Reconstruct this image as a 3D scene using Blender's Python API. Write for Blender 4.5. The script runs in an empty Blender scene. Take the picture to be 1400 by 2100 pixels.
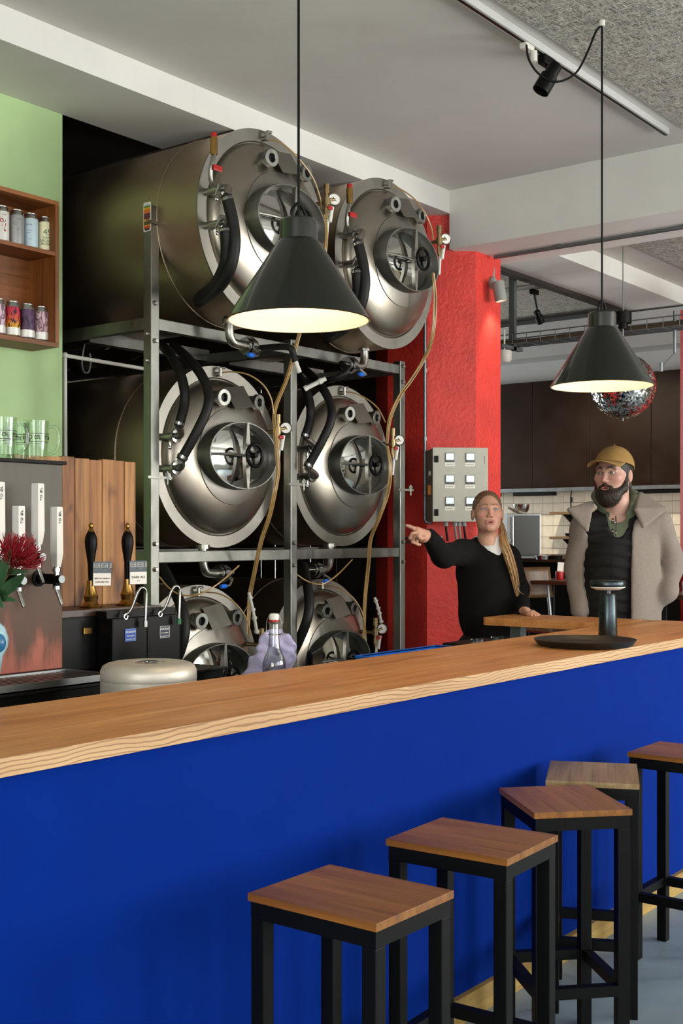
import bpy, bmesh, math, random
import numpy as np
from mathutils import Vector, Matrix, Quaternion, noise
random.seed(7)
PI = math.pi
SC = bpy.context.scene
COL = SC.collection

# ------------------------------------------------------------------ camera
# world: x runs along the bar away from the photographer, y from the guests' side towards the tanks, z up
TH = math.radians(37.62)          # the bar direction lies 37.62 degrees to the right of the view axis
CZ = 1.46                         # eye height
FPX = 2485.0                      # focal length in pixels of the 1400 x 2100 frame
HZ = 1095.0                       # row of the horizon
FW = Vector((math.cos(TH), math.sin(TH), 0)); RT = Vector((math.sin(TH), -math.cos(TH), 0))
cam = bpy.data.cameras.new('camera'); camo = bpy.data.objects.new('camera', cam); COL.objects.link(camo)
cam.sensor_fit = 'VERTICAL'; cam.sensor_height = 36.0; cam.lens = FPX / 2100 * 36.0
cam.shift_y = (HZ - 1050) / 2100; cam.clip_start = 0.05; cam.clip_end = 100
camo.location = (0, 0, CZ); camo.rotation_euler = (PI / 2, 0, TH - PI / 2)
SC.camera = camo

def W(px, py, d):                 # photograph position + measured distance along the view axis -> point in the room
    return FW * d + RT * ((px - 700) / FPX * d) + Vector((0, 0, CZ - (py - HZ) / FPX * d))

# ------------------------------------------------------------------ light
SC.view_settings.view_transform = 'Standard'; SC.view_settings.look = 'None'
SC.view_settings.gamma = 1.0; SC.view_settings.exposure = -0.05; SC.view_settings.use_curve_mapping = False
SC.cycles.max_bounces = 8; SC.cycles.diffuse_bounces = 3; SC.cycles.glossy_bounces = 3; SC.cycles.transmission_bounces = 4; SC.cycles.transparent_max_bounces = 10
SC.cycles.use_adaptive_sampling = True; SC.cycles.adaptive_threshold = .05
wd = bpy.data.worlds.new('sky'); SC.world = wd; wd.use_nodes = True
bg = wd.node_tree.nodes['Background']; bg.inputs[0].default_value = (0.62, 0.76, 1.0, 1); bg.inputs[1].default_value = 1.2

def area_light(name, loc, rot, sx, sy, power, col):
    l = bpy.data.lights.new(name, 'AREA'); l.shape = 'RECTANGLE'; l.size = sx; l.size_y = sy
    l.energy = power; l.color = col
    o = bpy.data.objects.new(name, l); COL.objects.link(o); o.location = loc; o.rotation_euler = rot
    return o
DAY = (1.0, 0.945, 0.87)
# daylight just outside the windows of the street wall (y = -3.2) and of the gable wall (x = -3.2)
WIN_F = [(-2.2, 0.5), (1.2, 3.9), (4.6, 7.0), (7.4, 9.3)]      # x ranges
WIN_L = [(-2.4, 1.4)]                               # y ranges
WIN_Z = (0.75, 3.1)
FRONT_P = [80, 110, 210, 460]
for k, (a, b) in enumerate(WIN_F):
    area_light('daylight_front', ((a + b) / 2, -3.5, 1.95), (PI / 2, 0, 0), b - a, 2.3, FRONT_P[k], DAY)
FILL_N = [(7.4, 9.8)]                                # unseen window added to brighten the kitchen end
for a, b in FILL_N:
    area_light('fill_light_back', ((a + b) / 2, 8.1, 1.95), (-PI / 2, 0, 0), b - a, 2.3, 110, DAY)  # extra light through the added kitchen window
for a, b in WIN_L:
    area_light('daylight_left', (-3.5, (a + b) / 2, 1.95), (PI / 2, 0, -PI / 2), b - a, 2.3, 300, DAY)

# ------------------------------------------------------------------ materials
MATS = {}
def new_mat(name):
    m = bpy.data.materials.new(name); m.use_nodes = True
    nt = m.node_tree; b = nt.nodes['Principled BSDF']; MATS[name] = m
    return m, nt, b
def lin(h):
    if isinstance(h, str):
        h = h.lstrip('#'); c = [int(h[i:i + 2], 16) / 255 for i in (0, 2, 4)]
        return tuple((v / 12.92 if v <= .04045 else ((v + .055) / 1.055) ** 2.4) for v in c) + (1,)
    return tuple(h) + (1,) if len(h) == 3 else tuple(h)
def mixcol(nt, fac, a, b):
    n = nt.nodes.new('ShaderNodeMix'); n.data_type = 'RGBA'
    nt.links.new(fac, n.inputs[0]); n.inputs[6].default_value = a; n.inputs[7].default_value = b
    return n.outputs[2]
def coords(nt, scale=(1, 1, 1), rot=(0, 0, 0)):
    tc = nt.nodes.new('ShaderNodeTexCoord'); mp = nt.nodes.new('ShaderNodeMapping')
    nt.links.new(tc.outputs['Object'], mp.inputs[0]); mp.inputs['Scale'].default_value = scale; mp.inputs['Rotation'].default_value = rot
    return mp.outputs[0]
def noise_tex(nt, vec, scale, detail=4, rough=.55, dist=0):
    n = nt.nodes.new('ShaderNodeTexNoise'); nt.links.new(vec, n.inputs['Vector'])
    n.inputs['Scale'].default_value = scale; n.inputs['Detail'].default_value = detail
    n.inputs['Roughness'].default_value = rough; n.inputs['Distortion'].default_value = dist
    return n.outputs[0]
def ramp(nt, fac, stops):
    r = nt.nodes.new('ShaderNodeValToRGB'); nt.links.new(fac, r.inputs[0]); e = r.color_ramp.elements
    while len(e) < len(stops): e.new(.5)
    for k, (p, c) in enumerate(stops): e[k].position = p; e[k].color = lin(c)
    return r.outputs[0]
def bump(nt, b, h, strength=.2, dist=.01):
    n = nt.nodes.new('ShaderNodeBump'); n.inputs['Strength'].default_value = strength; n.inputs['Distance'].default_value = dist
    nt.links.new(h, n.inputs['Height']); nt.links.new(n.outputs[0], b.inputs['Normal'])
def M(name, col, rough=.5, metal=0, vary=0, vscale=8, stretch=(1, 1, 1), bmp=0, bscale=60, bdist=.004, spec=.5, coat=0, rvary=0):
    if name in MATS: return MATS[name]
    m, nt, b = new_mat(name); c = lin(col)
    b.inputs['Base Color'].default_value = c; b.inputs['Roughness'].default_value = rough; b.inputs['Metallic'].default_value = metal
    b.inputs['Specular IOR Level'].default_value = spec; b.inputs['Coat Weight'].default_value = coat
    v = coords(nt, stretch)
    if vary:
        f = noise_tex(nt, v, vscale, 5)
        lo = tuple(max(0, x * (1 - vary)) for x in c[:3]) + (1,); hi = tuple(min(1, x * (1 + vary)) for x in c[:3]) + (1,)
        r = ramp(nt, f, [(.3, lo), (.7, hi)]); nt.links.new(r, b.inputs['Base Color'])
    if rvary:
        f = noise_tex(nt, v, vscale * 1.7, 4)
        mr = nt.nodes.new('ShaderNodeMapRange'); nt.links.new(f, mr.inputs[0]); mr.inputs[1].default_value = .3; mr.inputs[2].default_value = .7
        mr.inputs[3].default_value = max(.02, rough - rvary); mr.inputs[4].default_value = rough + rvary
        nt.links.new(mr.outputs[0], b.inputs['Roughness'])
    if bmp: bump(nt, b, noise_tex(nt, v, bscale, 4), bmp, bdist)
    return m
def wood(name, dark, mid, light, axis=0, scale=1.0, rough=.45, line=.5, coat=0, knots=0):
    m, nt, b = new_mat(name)
    st = [7.0, 7.0, 7.0]; st[axis] = .55
    v = coords(nt, tuple(s * scale for s in st))
    f1 = noise_tex(nt, v, 2.2, 6, .6, .6)
    st2 = [60.0, 60.0, 60.0]; st2[axis] = 2.0
    v2 = coords(nt, tuple(s * scale for s in st2)); f2 = noise_tex(nt, v2, 1.6, 3, .5)
    c1 = ramp(nt, f1, [(.28, dark), (.5, mid), (.72, light)])
    mx = nt.nodes.new('ShaderNodeMix'); mx.data_type = 'RGBA'; mx.blend_type = 'MULTIPLY'; mx.inputs[0].default_value = line
    nt.links.new(c1, mx.inputs[6]); nt.links.new(ramp(nt, f2, [(.35, (.45, .4, .36)), (.6, (1, 1, 1))]), mx.inputs[7])
    out = mx.outputs[2]
    if knots:
        sk = [11.0, 11.0, 11.0]; sk[axis] = 5.0; kn = noise_tex(nt, coords(nt, tuple(sk)), 1.0, 2, .4, .8)
        m3 = nt.nodes.new('ShaderNodeMix'); m3.data_type = 'RGBA'; m3.blend_type = 'MULTIPLY'; m3.inputs[0].default_value = knots
        nt.links.new(out, m3.inputs[6]); nt.links.new(ramp(nt, kn, [(.27, (.18, .11, .07)), (.36, (.72, .64, .58)), (.45, (1, 1, 1))]), m3.inputs[7]); out = m3.outputs[2]
    nt.links.new(out, b.inputs['Base Color']); b.inputs['Roughness'].default_value = rough
    b.inputs['Coat Weight'].default_value = coat; b.inputs['Coat Roughness'].default_value = .25
    bump(nt, b, f2, .15, .002)
    return m
def steel(name, col, rough, aniso_stretch=(1, 1, 1), vs=5, rv=.08, stain=.2):
    m, nt, b = new_mat(name); c = lin(col)
    v = coords(nt, aniso_stretch)
    f = noise_tex(nt, v, vs, 6, .65)
    lo = tuple(x * (1 - stain) for x in c[:3]); hi = tuple(min(1, x * (1 + stain * .5)) for x in c[:3])
    nt.links.new(ramp(nt, f, [(.3, lo), (.68, hi)]), b.inputs['Base Color'])
    b.inputs['Metallic'].default_value = 1
    f2 = noise_tex(nt, v, vs * 3, 4)
    mr = nt.nodes.new('ShaderNodeMapRange'); nt.links.new(f2, mr.inputs[0]); mr.inputs[1].default_value = .3; mr.inputs[2].default_value = .7
    mr.inputs[3].default_value = max(.03, rough - rv); mr.inputs[4].default_value = rough + rv
    nt.links.new(mr.outputs[0], b.inputs['Roughness'])
    bump(nt, b, noise_tex(nt, v, vs * 12, 3), .03, .002)
    return m
def emit(name, col, strength):
    m, nt, b = new_mat(name); b.inputs['Base Color'].default_value = lin(col)
    b.inputs['Emission Color'].default_value = lin(col); b.inputs['Emission Strength'].default_value = strength
    return m
def glassy(name, tint=(1, 1, 1), refl=.12, rough=.02):
    m, nt, b = new_mat(name); nt.nodes.remove(b)
    t = nt.nodes.new('ShaderNodeBsdfTransparent'); t.inputs[0].default_value = lin(tint)
    g = nt.nodes.new('ShaderNodeBsdfGlossy'); g.inputs['Roughness'].default_value = rough
    lw = nt.nodes.new('ShaderNodeLayerWeight'); lw.inputs[0].default_value = refl * 3
    mr = nt.nodes.new('ShaderNodeMapRange'); nt.links.new(lw.outputs['Facing'], mr.inputs[0]); mr.inputs[3].default_value = refl * .5; mr.inputs[4].default_value = min(.9, refl * 5)
    mx = nt.nodes.new('ShaderNodeMixShader'); nt.links.new(mr.outputs[0], mx.inputs[0])
    nt.links.new(t.outputs[0], mx.inputs[1]); nt.links.new(g.outputs[0], mx.inputs[2])
    nt.links.new(mx.outputs[0], nt.nodes['Material Output'].inputs[0])
    return m
def attr_mat(name, rough=.5, spec=.4, sub=0, bmp=0, bscale=100, hairs=0):
    m, nt, b = new_mat(name)
    a = nt.nodes.new('ShaderNodeAttribute'); a.attribute_name = 'tone'
    nt.links.new(a.outputs['Color'], b.inputs['Base Color']); b.inputs['Roughness'].default_value = rough
    b.inputs['Specular IOR Level'].default_value = spec
    if sub:
        b.inputs['Subsurface Weight'].default_value = sub; b.inputs['Subsurface Radius'].default_value = (.01, .004, .002); b.inputs['Subsurface Scale'].default_value = .5
    if bmp: bump(nt, b, noise_tex(nt, coords(nt), bscale, 4), bmp, .003)
    return m

# ------------------------------------------------------------------ mesh helpers
class MB:
    """collects shapes; build() links them as ONE mesh object"""
    def __init__(s): s.v = []; s.f = []; s.sm = []; s.mi = []; s.cur = 0
    def add(s, vs, fs, smooth=False):
        n = len(s.v); s.v += [tuple(p) for p in vs]
        for f in fs: s.f.append(tuple(i + n for i in f)); s.sm.append(smooth); s.mi.append(s.cur)
        return s
    def box(s, a, b, bev=0, M4=None):
        x0, y0, z0 = (min(a[i], b[i]) for i in range(3)); x1, y1, z1 = (max(a[i], b[i]) for i in range(3))
        if bev <= 0:
            vs = [(x, y, z) for z in (z0, z1) for y in (y0, y1) for x in (x0, x1)]
            fs = [(0, 2, 3, 1), (4, 5, 7, 6), (0, 1, 5, 4), (2, 6, 7, 3), (0, 4, 6, 2), (1, 3, 7, 5)]
        else:
            bm = bmesh.new(); bmesh.ops.create_cube(bm, size=1)
            for q in bm.verts: q.co = Vector(((x0 + x1) / 2 + q.co.x * (x1 - x0), (y0 + y1) / 2 + q.co.y * (y1 - y0), (z0 + z1) / 2 + q.co.z * (z1 - z0)))
            bmesh.ops.bevel(bm, geom=bm.edges[:], offset=min(bev, .49 * min(x1 - x0, y1 - y0, z1 - z0)), segments=2, affect='EDGES', profile=.6)
            bm.verts.index_update(); vs = [tuple(q.co) for q in bm.verts]; fs = [tuple(q.index for q in f.verts) for f in bm.faces]; bm.free()
        if M4 is not None: vs = [M4 @ Vector(p) for p in vs]
        return s.add(vs, fs)
    def prism(s, poly, z0, z1, M4=None, smooth=False):
        n = len(poly); vs = [(x, y, z0) for x, y in poly] + [(x, y, z1) for x, y in poly]
        fs = [tuple(range(n - 1, -1, -1)), tuple(range(n, 2 * n))] + [(i, (i + 1) % n, n + (i + 1) % n, n + i) for i in range(n)]
        if M4 is not None: vs = [M4 @ Vector(p) for p in vs]
        return s.add(vs, fs, smooth)
    def lathe(s, prof, c=(0, 0, 0), axis=(0, 0, 1), n=32, smooth=True, cap=False):
        """prof: (radius, height along axis)"""
        q = Vector((0, 0, 1)).rotation_difference(Vector(axis).normalized()); c = Vector(c); vs = []; fs = []; m = len(prof)
        for r, h in prof:
            for k in range(n):
                t = 2 * PI * k / n; vs.append(c + q @ Vector((r * math.cos(t), r * math.sin(t), h)))
        for i in range(m - 1):
            for k in range(n):
                k2 = (k + 1) % n; fs.append((i * n + k, i * n + k2, (i + 1) * n + k2, (i + 1) * n + k))
        s.add(vs, fs, smooth)
        if cap:
            nn = len(s.v); base = nn - m * n
            s.f.append(tuple(base + k for k in range(n - 1, -1, -1))); s.sm.append(False); s.mi.append(s.cur)
            s.f.append(tuple(base + (m - 1) * n + k for k in range(n))); s.sm.append(False); s.mi.append(s.cur)
        return s
    def cyl(s, a, b, r, r2=None, n=16, smooth=True):
        a = Vector(a); b = Vector(b); L = (b - a).length
        return s.lathe([(r, 0), (r if r2 is None else r2, L)], a, b - a, n, smooth, True)
    def ball(s, c, r, n=16, m=10, M4=None):
        r = (r, r, r) if not hasattr(r, '__len__') else r; vs = []; fs = []
        for i in range(m + 1):
            p = -PI / 2 + PI * i / m
            for k in range(n):
                t = 2 * PI * k / n; q = Vector((r[0] * math.cos(p) * math.cos(t), r[1] * math.cos(p) * math.sin(t), r[2] * math.sin(p)))
                vs.append((M4 @ q if M4 is not None else q) + Vector(c))
        for i in range(m):
            for k in range(n):
                k2 = (k + 1) % n; fs.append((i * n + k, i * n + k2, (i + 1) * n + k2, (i + 1) * n + k))
        return s.add(vs, fs, True)
    def tube(s, pts, r, n=10, sub=6, closed=False, radii=None):
        P = smooth_path(pts, sub, closed) if sub > 1 else [Vector(p) for p in pts]
        m = len(P); vs = []; fs = []; up = None
        for i in range(m):
            if closed: t = P[(i + 1) % m] - P[i - 1]
            else: t = P[min(i + 1, m - 1)] - P[max(i - 1, 0)]
            t.normalize()
            if up is None:
                up = t.orthogonal().normalized()
            else:
                up = (up - t * up.dot(t)); up = up.normalized() if up.length > 1e-6 else t.orthogonal().normalized()
            w = t.cross(up); rr = r if radii is None else radii(i / max(1, m - 1))
            for k in range(n):
                a = 2 * PI * k / n; vs.append(P[i] + (up * math.cos(a) + w * math.sin(a)) * rr)
        for i in range(m if closed else m - 1):
            j = (i + 1) % m
            for k in range(n):
                k2 = (k + 1) % n; fs.append((i * n + k, i * n + k2, j * n + k2, j * n + k))
        if not closed: fs += [tuple(range(n - 1, -1, -1)), tuple((m - 1) * n + k for k in range(n))]
        return s.add(vs, fs, True)
    def torus(s, c, R, r, axis=(0, 0, 1), n=32, m=10):
        q = Vector((0, 0, 1)).rotation_difference(Vector(axis).normalized())
        return s.tube([Vector(c) + q @ Vector((R * math.cos(2 * PI * k / n), R * math.sin(2 * PI * k / n), 0)) for k in range(n)], r, m, 1, True)
    def grid(s, fn, nu, nv, smooth=True, flip=False):
        vs = [fn(i / nu, j / nv) for j in range(nv + 1) for i in range(nu + 1)]
        fs = [(j * (nu + 1) + i, j * (nu + 1) + i + 1, (j + 1) * (nu + 1) + i + 1, (j + 1) * (nu + 1) + i) for j in range(nv) for i in range(nu)]
        return s.add(vs, [f[::-1] for f in fs] if flip else fs, smooth)
    def xf(s, M4): s.v = [tuple(M4 @ Vector(p)) for p in s.v]; return s
    def mesh(s, name, mats):
        me = bpy.data.meshes.new(name); me.from_pydata(s.v, [], s.f)
        me.polygons.foreach_set('use_smooth', s.sm); me.polygons.foreach_set('material_index', s.mi)
        for m in (mats if isinstance(mats, (list, tuple)) else [mats]): me.materials.append(MATS[m] if isinstance(m, str) else m)
        me.update()
        if any(s.sm): me.set_sharp_from_angle(angle=math.radians(38))
        return me
    def build(s, name, mats, parent=None, loc=None, w=False, origin=None):
        """parent: coordinates are the parent's own unless w (world).  loc: own coordinates, placed at loc.  origin: world coordinates, origin moved there"""
        if parent is not None and w:
            s.xf(WM[parent.name].inverted())
        if parent is None and origin is not None:
            s.xf(Matrix.Translation(-Vector(origin)))
        o = bpy.data.objects.new(name, s.mesh(name, mats)); COL.objects.link(o)
        if parent is not None: o.parent = parent; WM[o.name] = WM[parent.name].copy()
        else:
            at = loc if loc is not None else origin
            if at is not None: o.location = at
            WM[o.name] = Matrix.Translation(Vector(at) if at is not None else Vector((0, 0, 0)))
        return o
WM = {}
def smooth_path(pts, sub=6, closed=False):
    P = [Vector(p) for p in pts]; n = len(P)
    if n < 3 and not closed: return [P[0].lerp(P[-1], k / sub) for k in range(sub + 1)]
    out = []
    for i in range(n if closed else n - 1):
        p0 = P[i - 1] if (i > 0 or closed) else P[0] * 2 - P[1]; p1 = P[i]; p2 = P[(i + 1) % n]
        p3 = P[(i + 2) % n] if (i + 2 < n or closed) else P[-1] * 2 - P[-2]
        for k in range(sub):
            t = k / sub
            out.append(.5 * ((2 * p1) + (p2 - p0) * t + (2 * p0 - 5 * p1 + 4 * p2 - p3) * t * t + (3 * p1 - p0 - 3 * p2 + p3) * t ** 3))
    if not closed: out.append(P[-1])
    return out
def tag(o, label, cat, group=None, kind=None):
    if label: o['label'] = label
    if cat: o['category'] = cat
    if group: o['group'] = group
    if kind: o['kind'] = kind
    return o
def struct(o, label=None):
    o['kind'] = 'structure'
    if label: o['label'] = label
    return o
def thing(name, label, cat, loc=(0, 0, 0), rz=0, group=None):
    o = bpy.data.objects.new(name, None); COL.objects.link(o); o.location = loc; o.rotation_euler = (0, 0, rz); o.empty_display_size = .1
    WM[o.name] = Matrix.Translation(Vector(loc)) @ Matrix.Rotation(rz, 4, 'Z')
    return tag(o, label, cat, group)
def copy_thing(root, loc, rz, label, group=None):
    r = root.copy(); COL.objects.link(r); r.location = loc; r.rotation_euler = (0, 0, rz); r['label'] = label
    if group: r['group'] = group
    WM[r.name] = Matrix.Translation(Vector(loc)) @ Matrix.Rotation(rz, 4, 'Z')
    for ch in [o for o in COL.objects if o.parent == root]:
        c = ch.copy(); COL.objects.link(c); c.parent = r
        for g in [o for o in COL.objects if o.parent == ch]:
            d = g.copy(); COL.objects.link(d); d.parent = c
    return r
def text_mb(txt, size, depth=.0006, align='CENTER'):
    """flat lettering in the xz plane facing -y, centred on the origin"""
    cu = bpy.data.curves.new('lettering', 'FONT'); cu.body = txt; cu.size = size; cu.align_x = align; cu.align_y = 'CENTER'; cu.extrude = depth; cu.resolution_u = 2
    o = bpy.data.objects.new('lettering', cu); COL.objects.link(o)
    dg = bpy.context.evaluated_depsgraph_get(); me = bpy.data.meshes.new_from_object(o.evaluated_get(dg))
    mb = MB(); mb.add([(v.co.x, -v.co.z, v.co.y) for v in me.vertices], [tuple(p.vertices) for p in me.polygons])
    bpy.data.objects.remove(o); bpy.data.curves.remove(cu); bpy.data.meshes.remove(me)
    return mb
# ------------------------------------------------------------------ shared materials
M('white_paint', '#d8d6cf', .85, vary=.04, vscale=3, bmp=.05, bscale=40)
M('ceiling_paint', '#cfccc6', .9, vary=.04, vscale=2)
M('green_paint', '#a9c48d', .8, vary=.05, vscale=3, bmp=.06, bscale=90)
M('red_paint', '#cc352b', .45, vary=.12, vscale=5, bmp=.55, bscale=38, bdist=.012)
M('blue_paint', '#00267c', .8, spec=.06, vary=.05, vscale=5, bmp=.05, bscale=120)
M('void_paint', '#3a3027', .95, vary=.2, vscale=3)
M('grey_wall', '#b0b2b0', .9, vary=.06, vscale=2)
M('dark_trim', '#2c241e', .8)
M('concrete', '#84949c', .45, vary=.14, vscale=3, bmp=.05, bscale=30, rvary=.1)
M('cladding', '#23160c', .42, metal=.2, spec=.18, vary=.15, vscale=2.5, rvary=.08)
M('tile', '#e6dcc6', .28, vary=.07, vscale=14)
M('grout', '#5b5548', .9)
M('black_metal', '#050504', .5, spec=.16, vary=.2, vscale=20)
M('black_plastic', '#050505', .45, spec=.18)
M('rubber', '#0c0b0a', .55, spec=.35, vary=.2, vscale=30)
M('white_plastic', '#d9d6cc', .45)
M('grey_plastic', '#8a8b86', .5)
M('blue_plastic', '#0d63c8', .35)
M('red_plastic', '#a31515', .35)
M('green_plastic', '#0e5a35', .4)
M('brass', '#a88246', .3, metal=1, vary=.2, vscale=30)
M('dull_brass', '#8d7a58', .42, metal=1, vary=.2, vscale=30)
M('chrome', '#a9a9a6', .2, metal=1)
M('galvanised', '#7d8486', .45, metal=.8, vary=.15, vscale=10)
M('amber_tube', '#a4834f', .3, vary=.15, vscale=10, spec=.7)
M('copper', '#a8593a', .5, metal=.3)
M('bar_steel', '#8d8f8e', .35, metal=1, vary=.1, vscale=8)
M('black_void', '#030303', .6)
M('ink', '#15120f', .6); M('grey_ink', '#77756e', .7); M('brown_ink', '#6b2f1c', .7)
M('paper', '#e6e2d8', .7)
wood('oak_top', '#9a6636', '#bd834a', '#cd965d', 0, .8, .42, .35, .15)
wood('oak_edge', '#a3794d', '#c09465', '#d3ab7c', 0, 1.0, .5, .75)
wood('shelf_wood', '#5e3410', '#824a1a', '#9c5e24', 0, .9, .5, .4)
wood('shelf_wood_v', '#5e3410', '#824a1a', '#9c5e24', 2, .9, .5, .4)
wood('plank_wood', '#6b3d14', '#a0662c', '#c48a49', 2, .7, .55, .5, knots=.9)
wood('dark_wood', '#22130a', '#3a2012', '#4a2a18', 0, 1, .4, .4)
wood('kick_wood', '#8a6a33', '#a98846', '#bb9b58', 0, 1, .6, .3)
steel('tank_steel', '#a69e91', .33, (1, 1, 1), 1.6, .03, .10)
steel('jacket_steel', '#9c8974', .42, (1, 1, 1), 1.6, .03, .12)
steel('tank_matte', '#96928a', .42, (1, 1, 1), 3, .04, .12)
steel('frame_steel', '#84847e', .42, (1, 1, .4), 7, .1, .25)
steel('polished', '#d4d3cf', .07, (1, 1, 1), 4, .03, .08)
steel('pipe_steel', '#a5a29a', .33, (1, 1, 1), 12, .05, .2)
M('keg_steel', '#cfc8ba', .5, metal=.55, vary=.1, vscale=9, bmp=.1, bscale=60)
glassy('clear_glass', (.96, .98, .96), .1)
glassy('window_glass', (.97, .99, 1), .03)
# wood-wool acoustic board: a tangle of pale fibres
def wood_wool():
    m, nt, b = new_mat('wood_wool')
    hs = []
    for k, (sx, sy) in enumerate(((90, 14), (14, 90), (60, 40))):
        v = coords(nt, (sx, sy, 30), (0, 0, .5 + k * .9)); hs.append(noise_tex(nt, v, 1.0, 3, .6, 1.8))
    mx = nt.nodes.new('ShaderNodeMath'); mx.operation = 'MAXIMUM'; nt.links.new(hs[0], mx.inputs[0]); nt.links.new(hs[1], mx.inputs[1])
    m2 = nt.nodes.new('ShaderNodeMath'); m2.operation = 'MAXIMUM'; nt.links.new(mx.outputs[0], m2.inputs[0]); nt.links.new(hs[2], m2.inputs[1])
    nt.links.new(ramp(nt, m2.outputs[0], [(.48, '#6a675f'), (.58, '#b9b6ac'), (.72, '#dedbd1')]), b.inputs['Base Color'])
    b.inputs['Roughness'].default_value = .95
    bump(nt, b, m2.outputs[0], .8, .01)
wood_wool()
# patinated copper sheet: grey-brown above, raw pink copper rising in streaks from the bottom edge
def patina():
    m, nt, b = new_mat('patina_copper')
    v = coords(nt, (1, 1, 1)); sep = nt.nodes.new('ShaderNodeSeparateXYZ'); nt.links.new(v, sep.inputs[0])
    st = noise_tex(nt, coords(nt, (26, 26, 3)), 1, 5, .6); bl = noise_tex(nt, coords(nt, (9, 9, 6)), 1, 3)
    a = nt.nodes.new('ShaderNodeMath'); a.operation = 'MULTIPLY_ADD'; nt.links.new(st, a.inputs[0]); a.inputs[1].default_value = .34; a.inputs[2].default_value = -.17
    s1 = nt.nodes.new('ShaderNodeMath'); s1.operation = 'ADD'; nt.links.new(sep.outputs[2], s1.inputs[0]); nt.links.new(a.outputs[0], s1.inputs[1])
    a2 = nt.nodes.new('ShaderNodeMath'); a2.operation = 'MULTIPLY_ADD'; nt.links.new(bl, a2.inputs[0]); a2.inputs[1].default_value = .3; a2.inputs[2].default_value = -.15
    s2 = nt.nodes.new('ShaderNodeMath'); s2.operation = 'ADD'; nt.links.new(s1.outputs[0], s2.inputs[0]); nt.links.new(a2.outputs[0], s2.inputs[1])
    nt.links.new(ramp(nt, s2.outputs[0], [(.0, '#96523f'), (.06, '#7c432f'), (.13, '#4c2d19'), (.40, '#3f2f20'), (.58, '#4b463d'), (.8, '#423f38')]), b.inputs['Base Color'])
    b.inputs['Roughness'].default_value = .5; b.inputs['Metallic'].default_value = .25
patina()

# ------------------------------------------------------------------ the room
ZC = 3.56                    # plaster ceiling
ZB = 3.42                    # underside of the beam along the bar
XE = 10.3                     # kitchen wall
XW, YS, YN = -3.2, -3.2, 7.8
mb = MB().box((XW, YS, -.12), (XE + .3, YN, 0)); struct(mb.build('floor', 'concrete'))
mb = MB().box((XW, YS, ZC), (XE + .3, YN, ZC + .15)); ceil = struct(mb.build('ceiling', 'ceiling_paint'))
# wood-wool boards screwed under the plaster on the guests' side (each 1.2 x 0.6 m with a fine joint)
def ww_field(parent, x0, x1, y0, y1, z, t=.012):
    me = None; nx = max(1, round((x1 - x0) / 1.2)); ny = max(1, round((y1 - y0) / .6)); dx = (x1 - x0) / nx; dy = (y1 - y0) / ny
    for i in range(nx):
        for j in range(ny):
            if me is None: me = MB().box((0, 0, 0), (dx - .002, dy - .002, t)).mesh('acoustic_board', 'wood_wool')
            o = bpy.data.objects.new('acoustic_board', me); COL.objects.link(o); o.parent = parent; o.location = (x0 + i * dx, y0 + j * dy, z - t)
ww_field(ceil, -1.2, 6.03, -1.8, 2.42, ZC)
ww_field(ceil, 7.02, 10.2, 4.6, 7.0, ZC - .06)
ww_field(ceil, 7.0, 10.2, 1.3, 3.7, ZC)
# street wall and gable wall with their windows
def wall_with_openings(name, axis, at, lo, hi, openings, z0, z1, t, mat):
    """axis 'x': the wall runs along x at y = at"""
    mb = MB(); cuts = sorted(openings); cur = lo
    def bx(a, b, za, zb):
        if axis == 'x': mb.box((a, at, za), (b, at + t, zb))
        else: mb.box((at, a, za), (at + t, b, zb))
    for a, b in cuts:
        bx(cur, a, 0, ZC); bx(a, b, 0, z0); bx(a, b, z1, ZC); cur = b
    bx(cur, hi, 0, ZC)
    return struct(mb.build(name, mat))
wall_with_openings('wall_front', 'x', YS - .25, XW - .25, XE + .3, WIN_F, WIN_Z[0], WIN_Z[1], .25, 'white_paint')
wall_with_openings('wall_north', 'x', YN, 6.95, XE + .3, FILL_N, WIN_Z[0], WIN_Z[1], .25, 'grey_wall')
wall_with_openings('wall_left', 'y', XW - .25, YS, 4.49, WIN_L, WIN_Z[0], WIN_Z[1], .25, 'white_paint')
wn = 0
def window(axis, at, a, b):
    global wn; wn += 1
    o = thing('window_%d' % wn, None, None, ((a + b) / 2, at, WIN_Z[0]) if axis == 'x' else (at, (a + b) / 2, WIN_Z[0]), 0 if axis == 'x' else PI / 2); o['kind'] = 'structure'
    h = WIN_Z[1] - WIN_Z[0]; w = (b - a) / 2
    fr = MB().box((-w, -.03, 0), (w, .03, .07)).box((-w, -.03, h - .07), (w, .03, h)).box((-w, -.03, 0), (-w + .07, .03, h)).box((w - .07, -.03, 0), (w, .03, h))
    for k in (-1, 1): fr.box((k * w / 3 - .025, -.025, 0), (k * w / 3 + .025, .025, h))
    fr.box((-w, -.02, h * .68), (w, .02, h * .68 + .05)); fr.build('window_frame', 'black_metal', o)
    for k in range(3):
        x0 = -w + .07 if k == 0 else (-w / 3 + .025 if k == 1 else w / 3 + .025); x1 = (-w / 3 - .025 if k == 0 else (w / 3 - .025 if k == 1 else w - .07))
        MB().box((x0, -.004, .07), (x1, .004, h * .68)).build('pane', 'window_glass', o)
        MB().box((x0, -.004, h * .68 + .05), (x1, .004, h - .07)).build('pane', 'window_glass', o)
for a, b in WIN_F: window('x', YS - .12, a, b)
for a, b in FILL_N: window('x', YN + .12, a, b)  # frame and panes of the added kitchen window
for a, b in WIN_L: window('y', XW - .12, a, b)
# green wall behind the taps, ending at the tank bay
YG = 4.49
struct(MB().box((XW, YG, 0), (3.69, YG + .16, ZB)).build('wall_back', 'green_paint'))
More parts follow.
